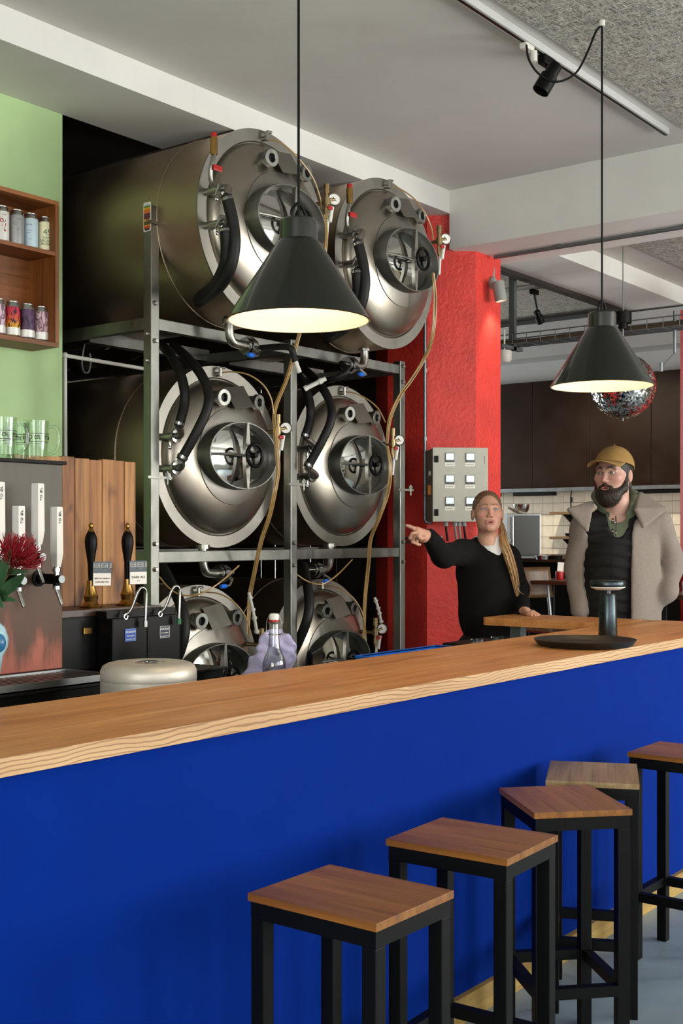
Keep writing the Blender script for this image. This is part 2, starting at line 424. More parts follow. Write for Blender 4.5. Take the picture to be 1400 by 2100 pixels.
# dark bay that holds the tanks
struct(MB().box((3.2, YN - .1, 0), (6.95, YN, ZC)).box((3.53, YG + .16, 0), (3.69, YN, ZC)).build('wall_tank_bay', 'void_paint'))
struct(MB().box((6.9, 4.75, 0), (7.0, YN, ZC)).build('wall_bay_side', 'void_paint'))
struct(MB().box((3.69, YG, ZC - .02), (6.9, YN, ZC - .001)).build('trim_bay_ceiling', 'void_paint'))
# beam along the bar: face at y = 4, underside back to y = 4.49
struct(MB().box((XW, 4.0, ZB), (XE, YG, ZC)).build('trim_1', 'white_paint'), 'pale painted ceiling beam running along the bar')
# dark laths screwed under the beam beside each upper tank
for k, x in enumerate((4.33, 5.41)):
    struct(MB().box((x, 4.0, ZB - .045), (x + .03, 5.2, ZB)).build('trim_%d' % (k + 2), 'dark_trim'))
# deep beam across the room on the red column
struct(MB().box((6.27, YS, 3.20), (6.83, 4.0, ZC)).build('trim_4', 'white_paint'), 'deep pale ceiling beam crossing the room')
struct(MB().box((6.85, 4.49, ZB - .03), (XE, 4.56, ZB + .06)).build('trim_5', 'dark_trim'))
# octagonal concrete column, painted red
def column(name, pts, z1, label):
    mb = MB().prism(pts, 0, z1); return struct(mb.build(name, 'red_paint'), label)
OCT = [(6.225, 4.134), (6.41, 3.897), (6.71, 3.897), (6.90, 4.134), (6.90, 4.43), (6.71, 4.66), (6.42, 4.66), (6.225, 4.43)]
column('concrete_column', OCT, ZB, 'red painted concrete column beside the tank rack')
p = W(1387, 1000, 9.2); cx, cy = p.x + .34 + .045, p.y - .26 - .05
column('concrete_column', [(x - 6.5625 + cx, y - 4.28 + cy) for x, y in OCT], 3.2, 'red painted column far off at the picture edge by the kitchen')

# ------------------------------------------------------------------ kitchen end (x = 9.6): tiles, dark cladding, pale wall above
kw = struct(MB().box((XE, YS, 0), (XE + .3, YN, ZC)).build('wall_kitchen', 'grout'))
TW = .107; me = MB().box((-.006, .0015, .0015), (.004, TW - .0015, TW - .0015), .0012).mesh('wall_tile', 'tile')
for j in range(7):
    for i in range(26):
        o = bpy.data.objects.new('wall_tile', me); COL.objects.link(o); o.parent = kw; o.location = (XE, 3.59 + i * TW, 1.111 + j * TW)
struct(MB().box((XE - .05, YS, 2.89), (XE, YN, ZC)).build('wall_above_cladding', 'grey_wall'))
struct(MB().box((XE - .35, YS, 3.09), (XE - .05, YN, 3.40)).build('trim_6', 'grey_wall'))
hood = thing('wall_cladding', 'dark brown metal wall panels above the kitchen tiles', 'panelling', (XE - .1, 3.2, 1.889))
for k in range(8):
    MB().box((-.03, k * .59 - .59, .0), (.0, k * .59 - .004, 1.008), .003).build('panel', 'cladding', hood)
MB().box((-.10, -.6, -.035), (.02, 3.9, -.001)).build('light_rail', 'galvanised', hood)
for k, (a, b) in enumerate(((3.67, 4.59), (5.31, 5.74), (5.9, 6.44))):
    tag(MB().box((0, 0, -.035), (.07, b - a, 0), .005).build('strip_light', 'black_plastic', None, (XE - .19, a, 1.853)),
        ['dark strip light under cladding behind the bearded man', 'dark strip light under cladding between man and red column', 'dark strip light under cladding beside red column'][k], 'light', 'strip lights under cladding')
# ------------------------------------------------------------------ the bar
ZT = 1.037                    # top of the oak
bar = thing('bar_counter', 'long counter front painted deep blue under the oak worktop', 'counter', (2.4, 1.94, 0))
MB().box((-2.0, 1.935, .075), (5.62, 1.975, .999)).build('front_panel', 'blue_paint', bar, w=True)
MB().box((-2.0, 1.915, 0), (5.62, 1.937, .08), .002).build('kickboard', 'kick_wood', bar, w=True)
MB().box((5.58, 1.975, 0), (5.62, 2.44, .999)).build('end_panel', 'blue_paint', bar, w=True)
MB().box((-2.0, 1.975, .86), (5.0, 2.98, .885), .004).build('work_shelf', 'bar_steel', bar, w=True)
MB().box((-2.0, 2.94, 0), (5.0, 2.97, .86)).build('inner_panel', 'black_metal', bar, w=True)
def oak_top():
    m, nt, b = new_mat('oak_worktop')
    v = coords(nt, (1.1, 9, 9)); f1 = noise_tex(nt, v, 1.5, 6, .6, .8)
    c1 = ramp(nt, f1, [(.25, '#b26c30'), (.48, '#d68f4e'), (.75, '#e4a768')])
    v2 = coords(nt, (3, 60, 60)); f2 = noise_tex(nt, v2, 1.5, 4, .6)
    # dark figure lines that show on the long-grain edge
    wv = nt.nodes.new('ShaderNodeTexWave'); wv.wave_type = 'BANDS'; wv.bands_direction = 'Z'
    nt.links.new(coords(nt, (.55, 1, 1)), wv.inputs[0]); wv.inputs['Scale'].default_value = 26; wv.inputs['Distortion'].default_value = 16; wv.inputs['Detail'].default_value = 3; wv.inputs['Detail Scale'].default_value = 1.2
    mx = nt.nodes.new('ShaderNodeMix'); mx.data_type = 'RGBA'; mx.blend_type = 'MULTIPLY'; mx.inputs[0].default_value = .35
    nt.links.new(c1, mx.inputs[6]); nt.links.new(ramp(nt, f2, [(.35, (.5, .42, .36)), (.58, (1, 1, 1))]), mx.inputs[7])
    kn = noise_tex(nt, coords(nt, (1.3, 5, 5)), 1.3, 3, .5, .4)
    m3 = nt.nodes.new('ShaderNodeMix'); m3.data_type = 'RGBA'; m3.blend_type = 'MULTIPLY'; m3.inputs[0].default_value = .8
    nt.links.new(mx.outputs[2], m3.inputs[6]); nt.links.new(ramp(nt, kn, [(.24, (.35, .26, .2)), (.33, (1, 1, 1))]), m3.inputs[7])
    nt.links.new(m3.outputs[2], b.inputs['Base Color']); b.inputs['Roughness'].default_value = .45
    b.inputs['Coat Weight'].default_value = .12; b.inputs['Coat Roughness'].default_value = .3
    bump(nt, b, f2, .12, .002)
    m, nt, b = new_mat('oak_front')
    v = coords(nt, (1.0, 10, 10)); f1 = noise_tex(nt, v, 1.2, 3, .5, .5)
    c1 = ramp(nt, f1, [(.3, '#b38a5c'), (.7, '#d0aa7c')])
    sep = nt.nodes.new('ShaderNodeSeparateXYZ'); nt.links.new(coords(nt), sep.inputs[0])
    wob = noise_tex(nt, coords(nt, (2.2, 1, 9)), 1.0, 1.5, .5); fine = noise_tex(nt, coords(nt, (16, 1, 24)), 1.0, 2, .5)
    a1 = nt.nodes.new('ShaderNodeMath'); a1.operation = 'MULTIPLY_ADD'; nt.links.new(sep.outputs[2], a1.inputs[0]); a1.inputs[1].default_value = 620; nt.links.new(wob, a1.inputs[2])
    a1b = nt.nodes.new('ShaderNodeMath'); a1b.operation = 'MULTIPLY_ADD'; nt.links.new(wob, a1b.inputs[0]); a1b.inputs[1].default_value = 42; nt.links.new(a1.outputs[0], a1b.inputs[2])
    a2 = nt.nodes.new('ShaderNodeMath'); a2.operation = 'MULTIPLY_ADD'; nt.links.new(fine, a2.inputs[0]); a2.inputs[1].default_value = 5; nt.links.new(a1b.outputs[0], a2.inputs[2])
    a3 = nt.nodes.new('ShaderNodeMath'); a3.operation = 'SINE'; nt.links.new(a2.outputs[0], a3.inputs[0])
    wv = nt.nodes.new('ShaderNodeMapRange'); nt.links.new(a3.outputs[0], wv.inputs[0]); wv.inputs[1].default_value = -1; wv.inputs[2].default_value = 1
    mx = nt.nodes.new('ShaderNodeMix'); mx.data_type = 'RGBA'; mx.blend_type = 'MULTIPLY'; mx.inputs[0].default_value = .8
    nt.links.new(c1, mx.inputs[6]); nt.links.new(ramp(nt, wv.outputs[0], [(.06, (.45, .36, .28)), (.30, (1, 1, 1))]), mx.inputs[7])
    nt.links.new(mx.outputs[2], b.inputs['Base Color']); b.inputs['Roughness'].default_value = .55
oak_top()
top = thing('bar_worktop', 'thick pale oak worktop lying along the blue bar', 'worktop', (2.4, 1.905, .999))
def plank(name, a, b, parent, front=False):
    mb = MB().box(a, b, .0012)
    if front:
        for k, f in enumerate(mb.f):
            c = sum((Vector(mb.v[i]) for i in f), Vector()) / len(f)
            if c.y < a[1] + .003: mb.mi[k] = 1
    return mb.build(name, ['oak_worktop', 'oak_front'], parent, w=True)
plank('oak_plank', (-2.0, 1.905, .999), (5.66, 2.10, ZT), top, True)
plank('oak_plank', (-2.0, 2.1002, .999), (5.66, 2.285, ZT), top)
plank('oak_plank', (-2.0, 2.2852, .999), (5.66, 2.46, ZT), top)
ret = thing('bar_return', 'short oak flap end of the counter under the woman\'s hand', 'worktop', (5.48, 2.83, 0))
def rounded(x0, x1, y0, y1, r, k=6):
    out = []
    for cx, cy, a0 in ((x1 - r, y1 - r, 0), (x0 + r, y1 - r, 90)):
        for i in range(k + 1):
            a = math.radians(a0 + 90 * i / k); out.append((cx + r * math.cos(a), cy + r * math.sin(a)))
    return out + [(x0, y0), (x1, y0)]
MB().prism(rounded(5.30, 5.66, 2.462, 3.19, .03), .999, ZT).build('flap', 'oak_worktop', ret, w=True)
MB().box((5.45, 3.05, 0), (5.51, 3.11, .999)).build('leg', 'galvanised', ret, w=True)

# ------------------------------------------------------------------ bar stools
wood('stool_wood', '#5a330a', '#865213', '#a36c24', 1, 1.0, .42, .4, .06)
wood('stool_wood_reflect', '#6f5733', '#94794c', '#aa9064', 1, 1.0, .45, .4, .05)  # paler, greyer stool_wood: light reflected off one seat painted into the colour
def stool(loc, deg, label, pale=False):
    t = thing('bar_stool', label, 'stool', loc, math.radians(deg), 'bar stools along the blue counter')
    wx, wy, h, s = .134, .161, .71, .034
    n = 4
    for k in range(n):
        x0 = -wx - .005 + k * (2 * wx + .01) / n; x1 = x0 + (2 * wx + .01) / n - .0002
        mb = MB().box((x0, -wy - .005, h - .0165), (x1, wy + .005, h), .0007)
        MBm = 'stool_wood_reflect' if pale else 'stool_wood'
        mb.build('seat_stave', MBm, t)
    ap = MB().box((-wx, -wy, h - .052), (wx, -wy + s, h - .017)).box((-wx, wy - s, h - .052), (wx, wy, h - .017)).box((-wx, -wy + s, h - .052), (-wx + s, wy - s, h - .017)).box((wx - s, -wy + s, h - .052), (wx, wy - s, h - .017))
    ap.build('seat_frame', 'black_metal', t)
    for sx in (-1, 1):
        for sy in (-1, 1):
            MB().box((sx * wx, sy * wy, 0), (sx * (wx - s), sy * (wy - s), h - .0525), .002).build('leg', 'black_metal', t)
    z = .20
    for sy in (-1, 1): MB().box((-wx + s, sy * wy, z), (wx - s, sy * (wy - s * .8), z + .03)).build('footrest', 'black_metal', t)
    for sx in (-1, 1): MB().box((sx * wx, -wy + s, z), (sx * (wx - s * .8), wy - s, z + .03)).build('footrest', 'black_metal', t)
    return t
stool((2.025, 1.535, 0), 0, 'dark wood-topped bar stool closest to the camera, square to the blue counter')
stool((2.575, 1.575, 0), 3, 'second bar stool along the counter, warm brown seat, behind the closest one')
stool((3.11, 1.603, 0), -43.3, 'third bar stool, its brown seat turned cornerwise to the counter')
stool((3.51, 1.705, 0), -64.7, 'bar stool, seat painted greyish for reflected light, pushed up against the counter behind the turned one', True)
stool((4.04, 1.60, 0), 0, 'farthest bar stool, cut by the picture edge, dark brown seat')

# ------------------------------------------------------------------ pendant lamps
M('lamp_green', '#11140e', .25, spec=.6, coat=.4)
m, nt, b = new_mat('lamp_inside'); b.inputs['Base Color'].default_value = lin('#f4e6cc'); b.inputs['Roughness'].default_value = .6
emit('bulb', '#ffd49a', 6)
def pendant(px, py_rim, d, ztop, label, R=.211):
    c = W(px, py_rim, d)
    t = thing('pendant_lamp', label, 'lamp', (c.x, c.y, c.z), 0, 'conical pendant lamps over the bar')
    MB().lathe([(R, 0), (R + .003, .002), (R + .002, .006), (.066, .232), (.057, .24), (.056, .296), (.05, .302), (.0, .302)], n=56).build('shade', 'lamp_green', t)
    MB().lathe([(R, .0), (R - .004, .001), (.062, .228), (.0, .23)], n=56).build('shade_lining', 'lamp_inside', t)
    MB().lathe([(.0, .175), (.02, .16), (.034, .13), (.028, .1), (.0, .085)], n=20).build('bulb', 'bulb', t)
    MB().cyl((0, 0, .16), (0, 0, .23), .02).build('socket', 'white_plastic', t)
    MB().tube([(-.028, 0, .30), (-.03, 0, .325), (0, 0, .35), (.03, 0, .325), (.028, 0, .30)], .005, 8).build('cord_loop', 'black_plastic', t)
    l = bpy.data.lights.new('pendant_light', 'POINT'); l.energy = 4.6; l.color = (1.0, .74, .42); l.shadow_soft_size = .035
    lo = bpy.data.objects.new('pendant_light', l); COL.objects.link(lo); lo.parent = t; lo.location = (0, 0, .075)
    return t, c
t1, c1 = pendant(612, 659, 3.60, ZC, 'big dark green conical pendant lamp hanging in front of the tanks')
MB().cyl((0, 0, .30), (0, 0, ZC - .012 - c1.z), .004, n=8).build('cord', 'black_plastic', t1)
MB().cyl((0, 0, ZC - .035 - c1.z), (0, 0, ZC - .012 - c1.z), .02).build('ceiling_hook', 'white_plastic', t1)
t2, c2 = pendant(1234, 793, 4.93, ZC, 'dark green conical pendant lamp hanging above the tray, before the mirror ball', .206)
hk = W(1236, 44, 4.93)
MB().cyl((0, 0, .30), (0, 0, hk.z - c2.z), .0045, n=8).build('cord', 'black_plastic', t2)
MB().cyl((0, 0, hk.z - c2.z - .02), (0, 0, ZC - .012 - c2.z), .012).build('ceiling_hook', 'white_plastic', t2)
slack = [W(1235, 52, 4.93), W(1222, 64, 4.92), W(1205, 105, 4.91), W(1180, 150, 4.90), W(1140, 168, 4.90), W(1105, 152, 4.90), W(1084, 122, 4.90), W(1079, 92, 4.90)]
MB().tube(slack, .0045, 8).build('slack_cord', 'black_plastic', t2, w=True)

# ------------------------------------------------------------------ lighting track with its spot
trk = thing('lighting_track', 'white ceiling lighting track running above the bar', 'track', (4.5, 2.5, ZC))
M('track_white', '#b9b9b4', .5)
MB().box((2.6, 2.482, ZC - .034), (6.0, 2.518, ZC), .003).build('rail', 'track_white', trk, w=True)
MB().box((2.6, 2.494, ZC - .036), (6.0, 2.506, ZC - .033)).build('slot', 'black_plastic', trk, w=True)
p = W(1074, 78, 4.9)
MB().box((4.49, 2.482, ZC - .062), (4.56, 2.518, ZC - .036), .006).cyl((4.53, 2.47, ZC - .115), (4.53, 2.47, ZC - .07), .014).build('feed_adapter', 'white_plastic', trk, w=True)
def spot(name, label, pos, top, aim, L, r, mat, glow=None, group=None, parent_z=0):
    t = thing(name, label, 'spotlight', top, 0, group)
    pos = Vector(pos); aim = Vector(aim).normalized()
    MB().box(Vector(top) + Vector((-.05, -.018, -.04)), Vector(top) + Vector((.05, .018, 0)), .005).build('adapter', mat, t, w=True)
    MB().cyl(Vector(top) + Vector((0, 0, -.035)), pos, .008).build('stem', mat, t, w=True)
    a = pos - aim * L * .5
    MB().lathe([(.0, 0), (r * .72, 0), (r * .78, .006), (r * .78, L * .42), (r, L * .44), (r, L), (r * .88, L), (r * .86, L * .8), (0, L * .78)], a, aim, 24).build('housing', mat, t, w=True)
    if glow: MB().lathe([(0, L * .93), (r * .84, L * .93)], a, aim, 24).build('lens', glow, t, w=True)
    return t
tp = Vector((4.70, 2.5, ZC - .036))
spot('track_spot', 'black track spotlight beside the slack lamp cord', W(1124, 160, 4.98), tp, (FW * -.05 + RT * -.5 + Vector((0, 0, -.85))), .13, .036, 'black_metal')

# ------------------------------------------------------------------ serving tray and cordless lamp on the bar
M('tray_black', '#14120f', .5, vary=.2, vscale=20)
c = W(1199, 1319, 4.58)
tr = tag(MB().lathe([(0, .006), (.155, .006), (.17, .01), (.187, .026), (.192, .026), (.176, .004), (.165, 0), (0, 0)], n=64).build('serving_tray', 'tray_black', None, (c.x, c.y, ZT + .0005)), 'round black serving tray lying on the oak bar', 'tray')
c = W(1246, 1300, 4.98)
tl = thing('table_lamp', 'dark grey cordless table lamp with flat disc head standing on the bar', 'lamp', (c.x, c.y, ZT))
M('lamp_grey', '#252a2c', .3, spec=.6)
steel('lamp_metal', '#3d4548', .3, (1, 1, 1), 9, .06, .2)
MB().lathe([(0, 0), (.038, 0), (.039, .003), (.0335, .17), (.03, .178), (.0, .178)], n=32).build('stem', 'lamp_metal', tl)
MB().lathe([(.012, .176), (.012, .195), (0, .195)], n=16).build('neck', 'lamp_grey', tl)
MB().lathe([(.0, .192), (.05, .194), (.069, .203), (.0715, .208)], n=40).build('diffuser', 'white_plastic', tl)
MB().lathe([(.0715, .207), (.073, .21), (.073, .228), (.070, .232), (.0, .233)], n=40).build('head', 'lamp_metal', tl)
# ------------------------------------------------------------------ tank rack
rack = thing('tank_rack', 'bolted stainless steel rack carrying the beer tanks', 'rack', (4.8, 4.03, 0))
def bolt(parent, c, axis, r=.011):
    MB().lathe([(r * 1.35, 0), (r * 1.35, .003), (r, .003), (r, .012), (r * .8, .014), (0, .014)], c, axis, 6 if False else 10, False).build('bolt', 'pipe_steel', parent, w=True)
posts = [(3.79, 2.94), (4.765, 2.46), (5.745, 2.46)]
for x, zt in posts:
    o = MB().box((x, 4.0, 0), (x + .05, 4.05, zt), .003).build('post', 'frame_steel', rack, w=True)
    for z in (1.30, 1.415, 2.33, 2.50) if zt > 2.9 else (1.30, 1.415, 2.34, 2.43):
        bolt(o, (x + .025, 4.0, z), (0, -1, 0))
    if x < 4:
        for z in (2.36, 2.24): bolt(o, (x, 4.025, z), (-1, 0, 0))
for y in (6.3,):
    for x, zt in posts: MB().box((x, y, 0), (x + .05, y + .05, zt)).build('post', 'frame_steel', rack, w=True)
for z in (.29, 1.328, 2.385):
    for k in (0, 1):
        MB().box((posts[k][0] + .05, 4.008, z), (posts[k + 1][0], 4.05, z + .052), .003).build('crossbeam', 'frame_steel', rack, w=True)
    for x, zt in posts:
        MB().box((x + .004, 4.05, z), (x + .046, 6.3, z + .052)).build('side_beam', 'frame_steel', rack, w=True)
# saddles under the jackets, one pair to each tank
for z in (.285, 1.35, 2.43):
    for x in (4.37, 5.37):
        for y in (4.6, 6.0): MB().box((x - .42, y, z - .03), (x + .42, y + .06, z + .03)).build('saddle', 'frame_steel', rack, w=True)
# clamp bars that hold the tank fronts to the posts
for x, z in ((3.79, 1.715), (4.765, 1.715), (5.745, 1.715), (3.79, 2.86)):
    MB().box((x - .03, 3.988, z - .006), (x + .12, 4.0, z + .006)).cyl((x + .09, 3.99, z - .03), (x + .09, 3.99, z + .03), .006).cyl((x + .09, 3.99, z + .008), (x + .09, 3.99, z + .022), .013, n=6, smooth=False).build('clamp_bar', 'frame_steel', rack, w=True)
# sticker on the first post
stk = thing('can_sticker', 'bright can-shaped sticker on the tall rack post', 'sticker', (3.789, 4.024, 2.888))
rows = [('#b9b4bb', .011), ('#48792a', .008), ('#c99a1c', .008), ('#c8631a', .018), ('#55202f', .026), ('#c98a2a', .010), ('#4a4f1c', .016), ('#c9701c', .008), ('#a8321a', .009), ('#33203a', .008)]
z = .061
for k, (c, hh) in enumerate(rows):
    M('sticker_%d' % k, c, .5); ins = .005 if k in (0, len(rows) - 1) else 0
    MB().box((-.0018, -.020 + ins, z - hh), (-.0008, .020 - ins, z), .0).build('print', 'sticker_%d' % k, stk); z -= hh
pts = []
for cy_, cz_, a0 in ((.016, .057, 0), (-.016, .057, 90), (-.016, -.057, 180), (.016, -.057, 270)):
    for i in range(5): a = math.radians(a0 + 22.5 * i); pts.append((cy_ + .008 * math.cos(a), cz_ + .009 * math.sin(a)))
MB().prism(pts, -.0008, 0, Matrix(((0, 0, 1, 0), (1, 0, 0, 0), (0, 1, 0, 0), (0, 0, 0, 1)))).build('backing', 'white_plastic', stk)

# ------------------------------------------------------------------ beer tanks
R = .445
def dome_y(r): return -.012 - .118 * math.sqrt(max(0, 1 - (r / .380) ** 2))
PROTO = {}
OVAL = Matrix.Diagonal((1.49, 1, 1, 1))
def pm(key, fn, mats):
    if key not in PROTO: PROTO[key] = fn().mesh(key, mats)
    return PROTO[key]
def put(name, me, parent, loc=(0, 0, 0), rot=(0, 0, 0)):
    o = bpy.data.objects.new(name, me); COL.objects.link(o); o.parent = parent; o.location = loc; o.rotation_euler = rot
    WM[o.name] = WM[parent.name] @ Matrix.Translation(Vector(loc)); return o
def lathe_y(prof, n=72):   # (radius, y)
    return MB().lathe([(r, -y) for r, y in prof], (0, 0, 0), (0, -1, 0), n)
def tank(x, y, z, label, tilt=0):
    t = thing('beer_tank', label, 'tank', (x, y, z), 0, 'stainless beer tanks in the rack')
    put('jacket', pm('jacket', lambda: lathe_y([(0, 2.3), (R, 2.3), (R, .262), (R + .004, .26), (R + .004, .245), (R, .243), (R, -.002)]), ['jacket_steel']), t)
    put('front_ring', pm('front_ring', lambda: lathe_y([(R, .0), (R + .003, -.004), (R + .003, -.012), (.392, -.012), (.386, -.004), (.378, -.002)]), ['tank_matte']), t)
    put('dome', pm('dome', lambda: lathe_y([(.381, .01)] + [(r, dome_y(r)) for r in [.380 * math.cos(a * PI / 2 / 22) for a in range(0, 22)] if r > .15] + [(.15, dome_y(.15))], 96), ['tank_steel']), t)
    put('reinforcing_pad', pm('reinforcing_pad', lambda: lathe_y([(.238, dome_y(.238) + .002), (.237, dome_y(.237) - .005)] + [(r, dome_y(r) - .006) for r in (.22, .2, .18, .16)], 72), ['tank_matte']), t)
    put('manway_neck', pm('manway_neck', lambda: lathe_y([(.1655, -.08), (.165, -.125), (.164, -.183), (.163, -.186), (.158, -.186), (.157, -.183), (.157, -.09)], 72).xf(OVAL), ['frame_steel']), t)
    door = put('manway_door', pm('manway_door', lambda: lathe_y([(.157, -.112), (.15, -.114), (.146, -.122), (.138, -.124), (.11, -.133), (.07, -.142), (.03, -.147), (0.0, -.148)], 64).xf(OVAL), ['polished']), t)
    def bar_():
        mb = MB()
        prof = [(-.163, .0066), (-.05, .016), (0, .018), (.05, .016), (.163, .0066)]
        vs = []
        for h, w in prof: vs += [(-w, -.168, h), (w, -.168, h), (w, -.19, h), (-w, -.19, h)]
        fs = [(3, 2, 1, 0), (16, 17, 18, 19)] + [(4 * i + a, 4 * i + (a + 1) % 4, 4 * i + 4 + (a + 1) % 4, 4 * i + 4 + a) for i in range(4) for a in range(4)]
        mb.add(vs, fs); mb.cyl((0, -.13, 0), (0, -.235, 0), .011)
        return mb
    put('strongback', pm('strongback', bar_, ['pipe_steel']), t, (.02, 0, 0))
    put('hinge_arm', pm('hinge_arm', lambda: MB().tube([(-.225, -.155, .0), (-.1, -.168, .004), (.02, -.178, 0)], .007, 8), ['pipe_steel']), t)
    def wheel():
        mb = MB().torus((0, 0, 0), .054, .009, (0, 1, 0), 28, 8)
        for k in range(3):
            a = k * 2 * PI / 3 + .5; mb.tube([(0, .012, 0), (.028 * math.cos(a), .008, .028 * math.sin(a)), (.054 * math.cos(a), 0, .054 * math.sin(a))], .007, 6, 3)
        mb.cyl((0, .02, 0), (0, -.012, 0), .013); return mb
    put('handwheel', pm('handwheel', wheel, ['black_plastic']), t, (.02, -.232, 0))
    for sx in (-1, 1):
        def port():
            mb = lathe_y([(.034, .02), (.034, -.022), (.041, -.024), (.041, -.044), (.039, -.046), (.022, -.046), (.020, -.044), (.020, .0)], 32); return mb
        o = put('sight_port', pm('sight_port', port, ['frame_steel']), t, (-.09 if sx < 0 else .18, dome_y(.29 if sx < 0 else .335) - .006, .280), (.06, 0, sx * .10))
        put('port_glass', pm('port_glass', lambda: lathe_y([(.0205, -.03), (0, -.03)], 24), ['black_plastic']), o)
    def plate():
        mb = MB().box((-.07, -.003, -.062), (.07, 0, .062), .001)
        return mb
    o = put('name_plate', pm('name_plate', plate, ['tank_matte']), t, (.045, dome_y(.30) - .022, .292), (-.50, -.14, 0))
    put('top_nozzle', pm('top_nozzle', lambda: MB().cyl((0, 0, 0), (0, -.03, .0), .012).cyl((0, -.03, -.012), (0, -.03, .03), .009).cyl((0, -.03, .03), (.03, -.03, .034), .007), ['pipe_steel']), t, (-.02, -.012, .405))
    return t
TANKS = {}
def stub(t, x, z, kind, i):
    """nozzle with tri-clamp and bend at the side of the dome, in the tank's own axes"""
    mb = MB().cyl((x, .0, z), (x, -.12, z), .017)
    o = mb.build('hose_nozzle', 'pipe_steel', t)
    c = MB().lathe([(.017, 0), (.032, .002), (.034, .008), (.032, .014), (.017, .016)], (x, -.108, z), (0, -1, 0), 24)
    c.tube([(x - .03, -.116, z - .005), (x - .045, -.118, z - .03), (x - .04, -.118, z - .05)], .005, 6, 3).ball((x - .04, -.118, z - .054), (.011, .006, .011), 8, 6)
    c.build('clamp', 'chrome', o)
    return o
def hose(t, pts, r=.023, mat='rubber', clampat=0):
    o = MB().tube(pts, r, 14, 8).build('hose', mat, t, w=True)
    P = smooth_path(pts, 8)
    if clampat is not None:
        a, b = P[2], P[5]; MB().cyl(a, b, r + .003, n=16).build('hose_clip', 'chrome', o, w=True)
    return o
def gauge_set(t, x, y, z, face=(-.62, -.78, 0)):
    """pressure relief cap, tee and dial gauge, in the tank's own axes"""
    mb = MB().cyl((x, y, z - .10), (x, y, z + .05), .009).cyl((x, y, z + .02), (x, y, z + .065), .014).cyl((x, y, z - .035), (x, y, z + .0), .016).cyl((x, y, z - .085), (x, y, z - .05), .012, n=6)
    mb.cyl((x, y + .125, z - .02), (x, y, z - .02), .010)
    o = mb.build('relief_valve', 'dull_brass', t)
    f = Vector(face).normalized(); c = Vector((x + .05, y - .01, z + .0))
    MB().cyl((x, y, z - .01), c, .007).build('gauge_stem', 'dull_brass', o)
    g = MB().lathe([(0, -.022), (.026, -.022), (.030, -.018), (.031, .004), (.029, .008), (.026, .006)], c, f, 28).build('pressure_gauge', 'pipe_steel', t)
    MB().lathe([(.0265, .004), (0, .004)], c, f, 28).build('dial', 'paper', g)
    q = Vector((0, 0, 1)).rotation_difference(f); mb = MB()
    e = f.cross(Vector((0, 0, 1))).normalized(); u = Vector((0, 0, 1))
    mb.cyl(c + f * .006 - (u * .6 + e * .5) * .012, c + f * .006 + (u * .6 + e * .5) * .02, .0014, n=6); mb.build('needle', 'ink', g)
    w = MB().cyl((x + .012, y - .01, z - .115), (x + .028, y - .012, z - .04), .010, n=10).cyl((x - .002, y, z - .2), (x + .01, y, z - .1), .008, n=10); w.build('push_fitting', 'white_plastic', t)
    MB().box((x - .012, y - .022, z - .058), (x + .02, y - .014, z - .042), .002).build('valve_lever', 'red_plastic', t)
def outlet(t, x, y, z0, side=-1, drop=.10):
    """drain pipe under the tank with butterfly valve and blue lever, in the tank's own axes"""
    mb = MB().cyl((x, y, z0), (x, y, z0 - .02), .034).tube([(x, y, z0 - .01), (x, y, z0 - drop * .6), (x + side * .02, y, z0 - drop), (x + side * .07, y, z0 - drop * 1.08), (x + side * .10, y, z0 - drop * 1.08)], .022, 14, 6)
    o = mb.build('drain_pipe', 'pipe_steel', t)
    zz = z0 - drop * 1.08; xx = x + side * .10
    MB().cyl((xx, y, zz), (xx + side * .018, y, zz), .038, n=24).cyl((xx + side * .022, y, zz), (xx + side * .045, y, zz), .046, n=24).cyl((xx + side * .05, y, zz), (xx + side * .066, y, zz), .038, n=24).cyl((xx + side * .066, y, zz), (xx + side * .11, y, zz), .014).build('butterfly_valve', 'chrome', t)
    lv = MB().cyl((xx + side * .034, y, zz), (xx + side * .034, y - .07, zz - .03), .008).tube([(xx + side * .034, y - .07, zz - .03), (xx + side * .0, y - .085, zz - .055), (xx - .035, y - .09, zz - .06)], .006, 8, 4).build('valve_lever', 'pipe_steel', t)
    MB().lathe([(.005, 0), (.011, .006), (.012, .03), (.009, .045), (0, .046)], (xx - .03, y - .09, zz - .06), (-1, -.12, 0), 14).build('lever_grip', 'blue_plastic', lv)
    return Vector((xx + side * .11, y, zz))
TP = {'tl': (4.27, 3.755, 2.895), 'tr': (5.25, 3.755, 2.895), 'ml': (4.37, 4.145, 1.84), 'mr': (5.37, 4.145, 1.84), 'bl': (4.36, 4.285, .757), 'br': (5.35, 4.285, .757)}
TL = {'tl': 'upper stainless beer tank partly behind the big pendant lamp', 'tr': 'upper stainless beer tank closest to the red column',
      'ml': 'middle-row stainless beer tank with gauge, beside the tall sticker post', 'mr': 'middle-row stainless beer tank nearest the pointing hand',
      'bl': 'lowest-row stainless beer tank behind the black hand pumps', 'br': 'lowest-row stainless beer tank behind the swing-top bottle'}
for k, (x, y, z) in TP.items(): TANKS[k] = tank(x, y, z, TL[k])
for k in TP:
    t = TANKS[k]
    stub(t, -.395, .073, k, 0); stub(t, -.395, -.075, k, 1)
def loc2w(k, p): return Vector(TP[k]) + Vector(p)
